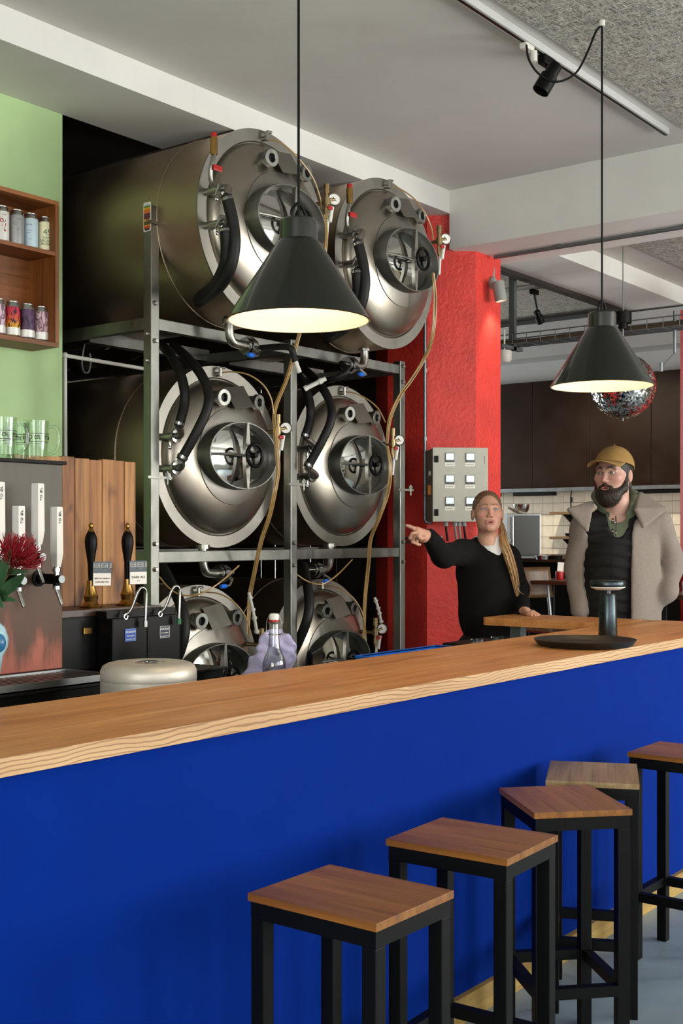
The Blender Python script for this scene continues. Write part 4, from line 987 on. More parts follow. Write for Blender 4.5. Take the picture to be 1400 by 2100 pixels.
for k in range(330):
    a = random.uniform(0, 2 * PI); s = math.sqrt(random.random()); el = 1.45 * s
    d = (up * math.cos(el) + (e1 * math.cos(a) + e2 * math.sin(a)) * math.sin(el)).normalized()
    L = random.uniform(.062, .086); b0 = fc + d * .012; tip = d * L + up * (.012 * s)
    curl = (e1 * math.cos(a) + e2 * math.sin(a)) * random.uniform(.002, .012)
    mb.cur = 0; mb.tube([b0, fc + d * L * .55 + curl, fc + tip + Vector((random.uniform(-.005, .005), random.uniform(-.005, .005), random.uniform(-.004, .008)))], .0011, 4, 3)
mb.build('petals', 'petal_red', fl, w=True)['kind'] = 'stuff'
MB().ball(fc, .02, 14, 10).build('flower_head', 'stem_brown', fl, w=True)
def leaf(p0, p1, w, lift, name='leaf'):
    p0 = Vector(p0); p1 = Vector(p1); ax = (p1 - p0); side = ax.cross(-FW + Vector((0, 0, .3))).normalized(); nrm = side.cross(ax).normalized()
    def f(u, v):
        s = math.sin(PI * min(1, u * .93 + .05)) ** .75 * w * (1 - .25 * u); return p0 + ax * u + side * (v - .5) * 2 * s + nrm * (lift * math.sin(PI * u) + .25 * s * abs(v - .5) * 2)
    mb = MB().grid(f, 12, 6); o = mb.build(name, 'leaf_green', fl, w=True)
    md = o.modifiers.new('thick', 'SOLIDIFY'); md.thickness = .0012; return o
leaf(W(-6, 1215, 3.76), W(24, 1125, 3.70), .022, .012)
leaf(W(-14, 1225, 3.74), W(52, 1178, 3.66), .024, -.012)
leaf(W(-8, 1228, 3.72), W(36, 1232, 3.66), .012, .01)
leaf(W(-20, 1205, 3.72), W(8, 1248, 3.64), .016, .01)
leaf(W(14, 1175, 3.76), W(60, 1172, 3.72), .011, .006)

# ------------------------------------------------------------------ things on the steel work shelf behind the oak
ZS = .8855
kg = thing('steel_drum', 'round brushed aluminium drum with recessed lid behind the bar', 'drum', (2.60, 2.755, ZS))
MB().lathe([(0, 0), (.144, 0), (.147, .004), (.147, .128)], n=64).build('drum_body', 'keg_steel', kg)
MB().lathe([(.1472, .1285), (.148, .131), (.147, .155), (.141, .168), (.128, .176), (.115, .179), (.07, .181), (.05, .180), (.047, .176), (.0, .176)], n=64).build('drum_lid', 'keg_steel', kg)
MB().lathe([(.0, .181), (.036, .181), (.042, .1795)], n=40).build('lid_mirror', 'polished', kg)
# swing-top bottle
bt = thing('swing_top_bottle', 'clear swing-top glass bottle standing before the purple cloth', 'bottle', (3.186, 2.75, ZS))
glassy('bottle_glass', (.93, .96, .95), .16)
MB().lathe([(0, .004), (.035, .0), (.04, .006), (.041, .11), (.040, .13), (.034, .15), (.026, .165), (.021, .185), (.0175, .22), (.0165, .262), (.0195, .264), (.0195, .27), (.015, .272)], n=36).build('glass', 'bottle_glass', bt)
MB().lathe([(0, .008), (.036, .006), (.038, .012), (.038, .05), (0, .05)], n=30).build('drink', 'clear_glass', bt)
MB().cyl((0, 0, .270), (0, 0, .278), .0175).build('gasket', 'red_plastic', bt)
MB().lathe([(.0175, .278), (.018, .29), (.015, .298), (0, .3)], n=20).build('stopper', 'white_plastic', bt)
MB().tube([(-.0, -.018, .292), (.0, -.026, .27), (.0, -.028, .235), (.0, -.02, .225)], .0016, 6, 4).tube([(0, .018, .292), (.0, .026, .27), (.0, .028, .235), (.0, .02, .225)], .0016, 6, 4).torus((0, 0, .226), .0205, .0015, (0, 0, 1), 20, 6).xf(Matrix.Rotation(TH - .2, 4, 'Z')).build('wire_bail', 'chrome', bt)
bx = thing('blue_crate', 'bright blue plastic tray behind the oak bar', 'tray', (4.06, 2.72, ZS))
MB().box((-.29, -.12, 0), (.29, .12, .006)).box((-.29, -.12, 0), (-.284, .12, .098)).box((.284, -.12, 0), (.29, .12, .098)).box((-.29, -.12, 0), (.29, -.114, .098)).box((-.29, .114, 0), (.29, .12, .098)).build('basin', 'blue_plastic', bx)
MB().box((-.30, -.13, .094), (.30, -.114, .1)).box((-.30, .114, .094), (.30, .13, .1)).box((-.30, -.13, .094), (-.284, .13, .1)).box((.284, -.13, .094), (.30, .13, .1)).build('rim', 'blue_plastic', bx)
tag(MB().box((4.42, 2.62, ZS), (4.74, 2.86, .99), .012).build('ice_caddy', 'black_plastic', None, origin=(4.58, 2.74, ZS)), 'low black caddy between blue tray and tumblers', 'caddy')
glassy('tumbler_glass', (.92, .95, .97), .2)
for k, (px, py) in enumerate(((979, 1310), (1019, 1305))):
    pp = W(px, py, 5.28 + .06 * k); zt = pp.z
    t = thing('tumbler', ['water tumbler behind the bar beside the black caddy', 'water tumbler behind the bar beneath the flap leg'][k], 'glass', (pp.x, pp.y, ZS), 0, 'tumblers behind the bar')
    hh = zt - ZS
    MB().lathe([(0, .0), (.024, 0), (.0285, hh), (.027, hh), (.023, .008), (0, .008)], n=24).build('glass', 'tumbler_glass', t)
    MB().lathe([(0, hh - .02), (.0265, hh - .02)], n=24).build('water_surface', 'clear_glass', t)
pd = thing('card_terminal', 'black handheld terminal leaning behind the bar by the rack post', 'terminal', (3.37, 2.72, ZS + .014))
MB().box((-.035, -.012, 0), (.035, .012, .17), .008).xf(Matrix.Rotation(-.3, 4, 'Y') @ Matrix.Rotation(.25, 4, 'X')).build('body', 'black_plastic', pd)
MB().box((-.028, -.0135, .07), (.028, -.0118, .155), .001).xf(Matrix.Rotation(-.3, 4, 'Y') @ Matrix.Rotation(.25, 4, 'X')).build('screen', 'polished', pd)
sq = thing('syrup_bottle', 'small white-capped squeeze bottle behind the oak bar', 'bottle', (3.47, 2.70, ZS))
MB().lathe([(0, 0), (.018, 0), (.019, .005), (.019, .075), (.009, .09), (.009, .095)], n=20).build('bottle', 'clear_glass', sq)
MB().lathe([(.011, .094), (.011, .108), (.008, .112), (0, .112)], n=16).build('cap', 'white_plastic', sq)
# ------------------------------------------------------------------ fittings on the red column
N = Vector((-.788, -.615, 0))
bc0 = W(943, 994, 7.17); ang = math.atan2(-.788, .615) + .10
M('box_grey', '#b5b2a3', .5, vary=.05, vscale=20); M('box_side_reflect', '#7e7468', .5)
cbx = thing('control_box', 'beige electrical control box with six displays on the red column', 'control box', (bc0.x, bc0.y, bc0.z), ang)
MB().box((-.162, .012, -.215), (.162, .24, .215), .004).build('enclosure', 'box_side_reflect', cbx)  # darker and browner than the door, a reflection painted into its colour
door = MB().box((-.166, -.012, -.219), (.166, .012, .219), .004).build('door', 'box_grey', cbx)
M('screen_frame', '#2a2c2b', .4); emit('screen_lit', '#dbe6e8', .45)
for i, px in enumerate((-.064, .058)):
    for j, pz in enumerate((.160, .03, -.10)):
        o = MB().box((px - .027, -.017, pz - .027), (px + .027, -.012, pz + .027), .002).build('display', 'screen_frame', cbx)
        MB().box((px - .0235, -.0185, pz - .014), (px + .0235, -.0168, pz + .0235)).build('lit_screen', 'screen_lit', o)
        MB().box((px - .03, -.0135, pz - .052), (px + .03, -.012, pz - .030)).build('paper_label', 'paper', o)
        MB().box((px - .024, -.0139, pz - .0425), (px + .022 - .004 * j, -.0135, pz - .040)).build('faint_print', 'grey_ink', o)
        mb = MB()
        for q in range(6): mb.box((px - .02 + q * .007, -.0183, pz - .0235), (px - .0155 + q * .007, -.0175, pz - .0175))
        mb.build('soft_keys', 'grey_plastic', o)
for pz in (.15, -.165): MB().box((-.158, -.016, pz - .02), (-.132, -.012, pz + .02), .002).build('lock', 'black_plastic', cbx)
MB().box((.146, -.0145, .125), (.16, -.012, .17), .002).build('hinge_cover', 'box_grey', cbx)
M('switch_orange', '#c9781a', .45); MB().box((-.180, .06, -.06), (-.162, .12, .0), .004).build('switch', 'switch_orange', cbx)
MB().cyl((-.162, .09, .07), (-.172, .09, .07), .016).build('pilot_lamp', 'white_plastic', cbx)
for k, x in enumerate((-.075, -.02, .005, .035)):
    g = MB().cyl((x, .05, -.215), (x, .05, -.245), .014, n=12).build('cable_gland', 'grey_plastic', cbx)
    MB().tube([(x, .05, -.245), (x + .005, .06, -.28), (x + .02, .1, -.33)], .007, 8, 4).build('cable', ['rubber', 'grey_plastic', 'grey_plastic', 'rubber'][k], cbx)
cd = thing('conduit', 'thin grey conduit running up the red column', 'conduit', W(871, 1060, 7.35))
a = W(871, 650, 7.36); b = W(871, 1066, 7.36)
MB().tube([a, b], .009, 10, 2).tube([b, b + Vector((0, 0, -.015)) + RT * .01, b + RT * .04 + Vector((0, 0, -.02))], .009, 10, 4).build('pipe', 'galvanised', cd, w=True)
for py in (760, 900, 1010): MB().cyl(W(871, py, 7.36) + Vector((0, 0, .012)), W(871, py, 7.36) - Vector((0, 0, .012)), .013).build('saddle_clip', 'galvanised', cd, w=True)
c2_ = thing('wall_rail', 'horizontal metal rails behind the pointing hand', 'rail', W(835, 1105, 7.35))
for py in (1104, 1112): MB().cyl(W(826, py, 7.3), W(905, py - 2, 7.1), .008).build('rail', 'galvanised', c2_, w=True)
# grey wall spot on the column
ws = thing('wall_spot', 'grey cylinder spotlight on the red column, lit', 'spotlight', W(1012, 560, 7.62))
base = W(1009, 580, 7.60)
MB().cyl(W(1011, 528, 7.66), W(1011, 580, 7.62), .011).build('feed_pipe', 'grey_plastic', ws, w=True)
MB().ball(base, (.032, .032, .04), 16, 10).build('mount', 'grey_plastic', ws, w=True)
hd = W(1020, 577, 7.52); ax = (W(1028, 622, 7.52) - hd).normalized()
MB().lathe([(0, 0), (.036, .002), (.038, .01), (.038, .125), (.034, .125), (.033, .11), (0, .108)], hd, ax, 28).cyl(base, hd + ax * .03, .014).build('housing', 'grey_plastic', ws, w=True)
emit('spot_lens', '#ffe2c0', 6)
MB().lathe([(0, .115), (.0335, .115)], hd, ax, 28).build('lens', 'spot_lens', ws, w=True)
l = bpy.data.lights.new('wall_spot_light', 'SPOT'); l.energy = 12; l.color = (1, .8, .6); l.spot_size = 1.6; l.spot_blend = .8; l.shadow_soft_size = .03
lo = bpy.data.objects.new('wall_spot_light', l); COL.objects.link(lo); lo.location = hd + ax * .13; lo.rotation_euler = Vector(ax + Vector((.15, .35, 0))).to_track_quat('-Z', 'Y').to_euler()
# conduit under the deep beam
bcd = thing('beam_conduit', 'long grey conduit under the deep ceiling beam', 'conduit', (6.57, 3.0, 3.185))
MB().tube([(6.57, 3.86, 3.185), (6.57, -1.5, 3.185)], .012, 10, 2).build('pipe', 'galvanised', bcd, w=True)
for y in (3.4, 2.6, 1.8): MB().box((6.55, y, 3.183), (6.59, y + .02, 3.2)).build('clip', 'galvanised', bcd, w=True)

# ------------------------------------------------------------------ ceiling services over the kitchen
ct = thing('cable_tray', 'wire basket cable tray hanging below the far ceiling', 'cable tray', (8.2, 4.0, 2.92))
for dx in (-.09, -.045, 0, .045, .09): MB().cyl((8.2 + dx, 1.5, 2.91), (8.2 + dx, 5.9, 2.91), .005, n=6).build('long_wire', 'galvanised', ct, w=True)
for dx in (-.1, .1): MB().cyl((8.2 + dx, 1.5, 2.98), (8.2 + dx, 5.9, 2.98), .005, n=6).build('rim_wire', 'galvanised', ct, w=True)
me = MB().tube([(-.1, 0, .07), (-.1, 0, 0), (.1, 0, 0), (.1, 0, .07)], .0035, 6, 1).mesh('hoop', 'galvanised')
for k in range(36):
    o = bpy.data.objects.new('hoop', me); COL.objects.link(o); o.parent = ct; o.location = (0, -2.4 + k * .12, -.012)
random.seed(5)
for k in range(6):
    MB().tube([(8.12 + k * .03, y, 2.932 + .012 * math.sin(y * 3 + k * 2)) for y in (1.5, 2.6, 3.7, 4.8, 5.9)], .015, 8, 5).build('cable', ['rubber', 'brown_cable', 'grey_plastic', 'rubber', 'brown_cable', 'rubber'][k], ct, w=True) if 'brown_cable' in MATS else (M('brown_cable', '#4a3a24', .6), MB().tube([(8.13 + k * .028, y, 2.925) for y in (1.5, 3.7, 5.9)], .010, 8, 5).build('cable', 'brown_cable', ct, w=True))
hg = thing('ceiling_hanger', 'grey channel hanger holding the cable tray by the column', 'bracket', (8.2, 4.66, 3.4))
pp = W(1051, 660, 9.3)
MB().box((pp.x - .022, pp.y - .022, 2.87), (pp.x + .022, pp.y + .022, ZC - .09)).build('channel', 'galvanised', hg, w=True)
MB().box((pp.x - .2, pp.y - .022, 2.87), (pp.x + .12, pp.y + .022, 2.895)).build('foot', 'galvanised', hg, w=True)
pp = W(1034, 730, 9.2)
wl = thing('ceiling_speaker', 'small white rounded speaker hanging beside the red column', 'speaker', pp)
MB().lathe([(0, -.055), (.04, -.05), (.055, -.03), (.055, .03), (.05, .04), (0, .042)], pp, (0, 0, 1), 28).build('shell', 'white_plastic', wl, w=True)
MB().cyl(pp + Vector((0, 0, .04)), pp + Vector((0, 0, .2)), .006).build('stem', 'white_plastic', wl, w=True)
tk2 = thing('kitchen_track', 'thin white lighting track on the far acoustic ceiling', 'track', (8.6, 4.8, ZC - .09))
ya, yb_ = 4.62, 6.4
xt = 8.75
MB().box((xt - .015, ya, ZC - .115), (xt + .015, yb_, ZC - .09)).build('rail', 'track_white', tk2, w=True)
emit('warm_lens', '#ff8a30', 1.2)
sp = W(1104, 650, 9.9)
spot('track_spot', 'small black far track spotlight with orange glow beside the column', sp, (xt, sp.y, ZC - .115), (Vector((10.3, 4.7, 1.3)) - sp), .11, .034, 'black_metal', 'warm_lens')
l = bpy.data.lights.new('kitchen_spot_light', 'SPOT'); l.energy = 150; l.color = (1, .88, .7); l.spot_size = 1.7; l.spot_blend = .9; l.shadow_soft_size = .05
lo = bpy.data.objects.new('kitchen_spot_light', l); COL.objects.link(lo); lo.location = sp + Vector((0, 0, -.09)); lo.rotation_euler = (Vector((10.3, 4.7, 1.3)) - sp).to_track_quat('-Z', 'Y').to_euler()
bs = thing('bracket_spot', 'grey bracket spotlight by the far red column', 'spotlight', W(1383, 690, 8.6))
MB().cyl(W(1383, 672, 8.6), W(1383, 724, 8.6), .012).build('pole', 'galvanised', bs, w=True)
MB().tube([W(1383, 724, 8.6), W(1366, 742, 8.6), W(1358, 752, 8.6)], .005, 6, 3).build('arm', 'galvanised', bs, w=True)
MB().cyl(W(1355, 744, 8.6), W(1355, 762, 8.6), .014).build('housing', 'galvanised', bs, w=True)
MB().cyl(W(1383, 672, 8.6), W(1383, 672, 8.6) + Vector((0, 0, .12)), .012).build('rod', 'galvanised', bs, w=True)
# mirror ball
bcn = W(1277, 792, 8.5)
mbl = thing('mirror_ball', 'silver disco mirror ball hanging behind the pendant lamp', 'mirror ball', bcn)
def ballmesh():
    mb = MB(); Rb = .226; rows = 64
    for i in range(rows):
        p0 = -PI / 2 + PI * i / rows; p1 = -PI / 2 + PI * (i + 1) / rows; pm_ = (p0 + p1) / 2
        n = max(6, int(round(2 * PI * Rb * math.cos(pm_) / (PI * Rb / rows)))); rnd = random.Random(i)
        for k in range(n):
            a0 = 2 * PI * k / n + .001; a1 = 2 * PI * (k + 1) / n - .001; jr = rnd.uniform(-.0012, .0012); jt = rnd.uniform(-.0012, .0012); vs = []
            for (aa, pp_, s) in ((a0, p0, 0), (a1, p0, 1), (a1, p1, 2), (a0, p1, 3)):
                rr = Rb + (jr if s in (0, 3) else -jr) + (jt if s < 2 else -jt); vs.append((rr * math.cos(pp_ * .998) * math.cos(aa), rr * math.cos(pp_ * .998) * math.sin(aa), rr * math.sin(pp_ * .996)))
            mb.add(vs, [(0, 1, 2, 3)])
    return mb
ballmesh().build('mirror_facets', 'polished', mbl)['kind'] = 'stuff'
MB().ball((0, 0, 0), .221, 32, 20).build('core', 'grey_plastic', mbl)
MB().cyl((0, 0, .22), (0, 0, .43), .006).cyl((0, 0, -.245), (0, 0, -.22), .006).build('rod', 'galvanised', mbl)
MB().lathe([(0, .40), (.035, .4), (.035, .44), (.06, .44), (.06, .52), (0, .52)], n=20).build('motor', 'black_plastic', mbl)
MB().cyl((0, 0, .52), (0, 0, ZC - bcn.z), .004).build('hanger', 'galvanised', mbl)

# ------------------------------------------------------------------ kitchen counter and seats
struct(MB().box((7.35, 2.2, 0), (10.3, 7.8, .40)).build('floor_kitchen_step', 'concrete'))
ZK = 1.27
kc = thing('kitchen_counter', 'dark kitchen counter with brown wooden top before the tiled wall', 'counter', (8.8, 4.6, .4))
MB().box((8.40, 3.85, ZK - .03), (10.28, 5.9, ZK), .004).build('counter_top', 'dark_top', kc, w=True) if 'dark_top' in MATS else (wood('dark_top', '#2e1a0c', '#462a15', '#55361d', 1, 1, .4, .4), MB().box((8.40, 3.85, ZK - .03), (10.28, 5.9, ZK), .004).build('counter_top', 'dark_top', kc, w=True))
MB().box((8.5, 3.88, .4), (10.28, 5.85, ZK - .03)).build('cabinet_body', 'black_metal', kc, w=True)
pa = W(1069, 1100, 9.35)
ov = thing('countertop_oven', 'stainless countertop oven with dark glass door by the woman', 'oven', (pa.x, pa.y, ZK), TH - PI / 2)
MB().box((-.13, -.1, .002), (.13, .18, .345), .004).build('body', 'bar_steel', ov)
M('oven_glass', '#33332c', .25, spec=.6)
MB().box((-.07, -.108, .02), (.125, -.1, .33), .003).build('glass_door', 'oven_glass', ov)
MB().cyl((-.085, -.125, .03), (-.085, -.125, .32), .008).build('door_handle', 'chrome', ov)
for z in (.14, .1, .06): MB().cyl((-.11, -.1, z), (-.11, -.118, z), .012).build('knob', 'chrome', ov)
bw = thing('mixing_bowl', 'steel mixing bowl on top of the countertop oven', 'bowl', (pa.x + RT.x * .0, pa.y, ZK + .3455))
MB().lathe([(0, 0), (.035, 0), (.055, .03), (.066, .072), (.063, .072), (.05, .03), (.03, .006), (0, .006)], n=36).build('bowl', 'polished', bw)
M('towel', '#b9ad98', .9)
tag(MB().grid(lambda u, v: Vector((pa.x, pa.y, 0)) + RT * (-.11 + .14 * u) + FW * (-.08 + .07 * v) + Vector((0, 0, ZK + .349 + (.045 * (1 - u) ** 2 + .01 * math.sin(9 * v + 5 * u)) * (1 if True else 0))), 10, 6).build('tea_towel', 'towel', None, origin=(pa.x, pa.y, ZK + .346)), 'crumpled cream tea towel beside the mixing bowl', 'towel')
for k, (py, lb) in enumerate(((1052, 'upper wooden wall shelf on the kitchen tiles'), (1103, 'lower wooden wall shelf holding a pan on the tiles'))):
    z = CZ - (py - HZ) / FPX * 11.05
    t = thing('wall_shelf', lb, 'shelf', (10.15, 4.99, z))
    MB().box((-.12, -.62, -.012), (.14, .32, .012), .002).build('board', 'shelf_oak' if 'shelf_oak' in MATS else wood('shelf_oak', '#5d4526', '#7a5e38', '#8a6d45', 1, 1, .6, .3), t)
    for y in (-.1, .18): MB().prism([(-.1, -.012), (.14, -.012), (.14, -.13)], y, y + .015, Matrix(((1, 0, 0, 0), (0, 0, 1, 0), (0, 1, 0, 0), (0, 0, 0, 1)))).build('bracket', 'black_metal', t)
    if k == 1:
        p2 = W(1151, 1096, 11.0)
        fp = thing('frying_pan', 'black frying pan on the lower kitchen shelf', 'pan', (10.13, p2.y, z + .0125))
        MB().lathe([(0, 0), (.05, 0), (.062, .03), (.059, .03), (.047, .005), (0, .005)], n=28).build('pan', 'black_metal', fp)
        MB().tube([(0, -.06, .025), (0, -.12, .035), (0, -.16, .035)], .007, 8, 3).build('handle', 'black_metal', fp)
for k, px in enumerate((1112, 1137)):
    p3 = W(px, 1145, 9.0)
    t = thing('metal_dish', ['shallow steel dish on the kitchen counter', 'round dark dish on the kitchen counter beside the steel one'][k], 'dish', (p3.x, p3.y, ZK))
    MB().lathe([(0, .001), (.05, .001), (.06, .03), (.057, .03), (.048, .005), (0, .005)], n=28).build('dish', ['polished', 'black_metal'][k], t)
    MB().ball((0, 0, .02), (.04, .04, .016), 14, 8).build('food', 'paper' if k == 0 else 'tub_wood', t)
# hanging wire with a pull on the tiles
hw = thing('hanging_cable', 'thin dark cable hanging on the tiles behind the man', 'cable', (9.55, 4.6, 1.7))
q0 = W(1171, 1005, 11.1)
MB().tube([q0, W(1170, 1030, 11.1), W(1172, 1050, 11.1)], .006, 6, 4).build('cable', 'rubber', hw, w=True); MB().cyl(W(1171, 1020, 11.1), W(1171, 1030, 11.1), .012).build('pull', 'black_plastic', hw, w=True)
# plywood chairs at a high table
wood('chair_ply', '#3f2810', '#56391a', '#654622', 2, 1.4, .45, .3)
def ply_chair(loc, rz, label):
    t = thing('plywood_chair', label, 'chair', loc, rz, 'plywood chairs in the kitchen corner')
    MB().grid(lambda u, v: Vector((-.19 + .38 * u, .17 + .05 * (1 - (2 * u - 1) ** 2) + .03 * v, .64 + .2 * v)), 14, 6).build('backrest', 'chair_ply', t).modifiers.new('thick', 'SOLIDIFY').thickness = .01
    MB().grid(lambda u, v: Vector((-.19 + .38 * u, -.2 + .4 * v, .45 - .02 * math.sin(PI * u) * math.sin(PI * v))), 10, 10).build('seat', 'chair_ply', t).modifiers.new('thick', 'SOLIDIFY').thickness = .012
    for sx in (-1, 1):
        MB().tube([(sx * .17, -.17, 0), (sx * .16, -.14, .43)], .011, 8, 2).build('leg', 'galvanised', t)
        MB().tube([(sx * .18, .2, 0), (sx * .165, .17, .43), (sx * .165, .2, .72)], .011, 8, 4).build('leg', 'galvanised', t)
    return t
pc = W(1138, 1200, 7.75)
ply_chair((pc.x, pc.y, .402), -.2, 'plywood-backed chair with steel legs between woman and man')
tb = thing('cafe_table', 'dark cafe table glimpsed behind the man\'s coat', 'table', (8.0, 3.9, .4))
p5 = W(1147, 1188, 8.1)
MB().box((p5.x - .25, p5.y - .5, 1.13), (p5.x + .2, p5.y + .18, 1.155), .004).build('table_top', 'dark_top', tb, w=True)
for dx in (-.2, .15):
    for dy in (-.45, .13): MB().cyl((p5.x + dx, p5.y + dy, .4), (p5.x + dx, p5.y + dy, 1.13), .015, n=8).build('leg', 'black_metal', tb, w=True)
jr = thing('red_jar', 'small red jar holding white napkins behind the man\'s coat', 'jar', (p5.x, p5.y, 1.1555))
MB().lathe([(0, 0), (.025, 0), (.027, .005), (.027, .055), (.024, .055), (.024, .01), (0, .01)], n=24).build('jar', 'red_plastic', jr)
MB().box((-.022, -.004, .02), (.022, .004, .115)).xf(Matrix.Rotation(TH - PI / 2, 4, 'Z') @ Matrix.Rotation(.1, 4, 'Y')).build('napkins', 'paper', jr)
t2_ = thing('side_table', 'brown side table at the picture edge behind the grey coat', 'table', W(1396, 1260, 8.0))
p6 = W(1398, 1218, 8.0)
MB().box((p6.x - .12, p6.y - .5, p6.z - .03), (p6.x + .4, p6.y + .12, p6.z), .004).build('table_top', 'dark_top', t2_, w=True)
for dx in (-.09, .35):
    for dy in (-.45, .08): MB().cyl((p6.x + dx, p6.y + dy, .4), (p6.x + dx, p6.y + dy, p6.z - .03), .015, n=8).build('leg', 'black_metal', t2_, w=True)
t3 = thing('tea_light_glass', 'small clear glass on the side table at the picture edge', 'glass', (p6.x + .03, p6.y - .02, p6.z))
MB().lathe([(0, 0), (.028, 0), (.033, .08), (.03, .08), (.025, .008), (0, .008)], n=24).build('glass', 'tumbler_glass', t3)
# ------------------------------------------------------------------ people: smooth implicit bodies, meshed with surface nets
A_ = lambda *v: np.array(v, dtype=float)
def s_ell(P, c, r, R=None):
    q = P - A_(*c)
    if R is not None: q = q @ R
    r = A_(*r); k0 = np.linalg.norm(q / r, axis=1); k1 = np.linalg.norm(q / (r * r), axis=1)
    return k0 * (k0 - 1) / np.maximum(k1, 1e-9)
def s_cap(P, a, b, ra, rb=None):
    a = A_(*a); b = A_(*b); rb = ra if rb is None else rb
    ab = b - a; h = np.clip(((P - a) @ ab) / max(ab @ ab, 1e-12), 0, 1)
    return np.linalg.norm(P - a - h[:, None] * ab, axis=1) - (ra + (rb - ra) * h)
def s_box(P, c, b, r=.005, R=None):
    q = P - A_(*c)
    if R is not None: q = q @ R
    q = np.abs(q) - (A_(*b) - r)
    return np.linalg.norm(np.maximum(q, 0), axis=1) + np.minimum(q.max(axis=1), 0) - r
def s_tri(P, a, b, c, r):
    a, b, c = A_(*a), A_(*b), A_(*c); n = np.cross(b - a, c - a); n /= np.linalg.norm(n)
    h = (P - a) @ n; Q = P - h[:, None] * n
    def side(p, q): return np.cross(q - p, Q - p) @ n
    ins = (side(a, b) >= 0) & (side(b, c) >= 0) & (side(c, a) >= 0)
    e = np.minimum(np.minimum(s_cap(P, a, b, 0), s_cap(P, b, c, 0)), s_cap(P, c, a, 0))
    return np.where(ins, np.abs(h), e) - r
def smin(a, b, k):
    h = np.clip(.5 + .5 * (b - a) / k, 0, 1); return b + (a - b) * h - k * h * (1 - h)
def smax(a, b, k): return -smin(-a, -b, k)
def rotz(a): c, s = math.cos(a), math.sin(a); return np.array([[c, -s, 0], [s, c, 0], [0, 0, 1.]])
def rotx(a): c, s = math.cos(a), math.sin(a); return np.array([[1., 0, 0], [0, c, -s], [0, s, c]])
def roty(a): c, s = math.cos(a), math.sin(a); return np.array([[c, 0, s], [0, 1., 0], [-s, 0, c]])
def nets(f, lo, hi, h):
    lo = A_(*lo); hi = A_(*hi); n = np.ceil((hi - lo) / h).astype(int) + 1
    g = [lo[i] + h * np.arange(n[i]) for i in range(3)]
    X, Y, Z = np.meshgrid(*g, indexing='ij'); P = np.stack([X.ravel(), Y.ravel(), Z.ravel()], 1)
    D = np.empty(len(P))
    for i in range(0, len(P), 400000): D[i:i + 400000] = f(P[i:i + 400000])
    D = D.reshape(n)
    cs = n - 1; S = np.zeros((*cs, 3)); C = np.zeros(cs); E = []
    for ax in range(3):
        s0 = [slice(None)] * 3; s1 = [slice(None)] * 3; s0[ax] = slice(0, -1); s1[ax] = slice(1, None)
        a = D[tuple(s0)]; b = D[tuple(s1)]; m = (a < 0) != (b < 0)
        idx = np.argwhere(m); t = a[m] / (a[m] - b[m]); pos = idx.astype(float); pos[:, ax] += t
        o = [k for k in range(3) if k != ax]; quad = []
        for d0, d1 in ((-1, -1), (0, -1), (0, 0), (-1, 0)):
            c = idx.copy(); c[:, o[0]] += d0; c[:, o[1]] += d1
            ok = ((c >= 0) & (c < cs)).all(axis=1)
            np.add.at(S, tuple(c[ok].T), pos[ok]); np.add.at(C, tuple(c[ok].T), 1); quad.append((c, ok))
        E.append((ax, quad, a[m] < 0))
    ids = -np.ones(cs, int); k = C > 0; ids[k] = np.arange(k.sum()); V = lo + h * S[k] / C[k][:, None]
    F = []
    for ax, quad, neg in E:
        ok = np.logical_and.reduce([q[1] for q in quad]); q = np.stack([ids[tuple(c[ok].T)] for c, _ in quad], 1); fl = neg[ok]
        if ax == 1: fl = ~fl
        q[~fl] = q[~fl][:, ::-1]; F.append(q)
    return V, np.concatenate(F)
def relax(V, F, it=1, w=.5):
    for _ in range(it):
        S = np.zeros_like(V); C = np.zeros(len(V))
        for k in range(4):
            a, b = F[:, k], F[:, (k + 1) % 4]; np.add.at(S, a, V[b]); np.add.at(C, a, 1); np.add.at(S, b, V[a]); np.add.at(C, b, 1)
        V = V * (1 - w) + w * S / np.maximum(C, 1)[:, None]
    return V
def sdf_obj(name, pieces, mat, parent=None, loc=None, rz=0, tone=None):
    """pieces: list of (V, F); joined into one mesh object"""
    Vs, Fs, n = [], [], 0
    for V, F in pieces: Vs.append(V); Fs.append(F + n); n += len(V)
    V = np.concatenate(Vs); F = np.concatenate(Fs)
    me = bpy.data.meshes.new(name); me.from_pydata(V.tolist(), [], F.tolist()); me.polygons.foreach_set('use_smooth', [True] * len(F))
    me.materials.append(MATS[mat]); me.update()
    if tone is not None:
        T = tone(V); at = me.color_attributes.new('tone', 'FLOAT_COLOR', 'POINT'); at.data.foreach_set('color', np.concatenate([T, np.ones((len(V), 1))], 1).ravel())
    o = bpy.data.objects.new(name, me); COL.objects.link(o)
    if parent is not None: o.parent = parent; WM[o.name] = WM[parent.name].copy()
    else:
        o.location = loc; o.rotation_euler = (0, 0, rz); WM[o.name] = Matrix.Translation(Vector(loc)) @ Matrix.Rotation(rz, 4, 'Z')
    return o
def folds(P, amp, f=(30, 30, 22), ph=0):
    return amp * (np.sin(P[:, 0] * f[0] + 1.7 * np.sin(P[:, 2] * f[2] * .6 + ph)) * np.sin(P[:, 2] * f[2] + 1.3 * np.sin(P[:, 1] * f[1] + ph) + ph))
class Frame:                      # person axes: x = RT, y = FW (front is -y), z up; origin on the floor
    def __init__(s, px, d):
        p = W(px, HZ, d); s.o = Vector((p.x, p.y, 0)); s.rz = TH - PI / 2
    def __call__(s, px, py, d):
        q = W(px, py, d) - s.o; return A_(q.dot(RT), q.dot(FW), q.z)
attr_mat('skin', .45, .35, .12, .12, 220)
M('eye_white', '#a89e94', .2); M('iris_grey', '#56666a', .15); M('iris_brown', '#2a1a12', .15); M('pupil', '#050505', .1)
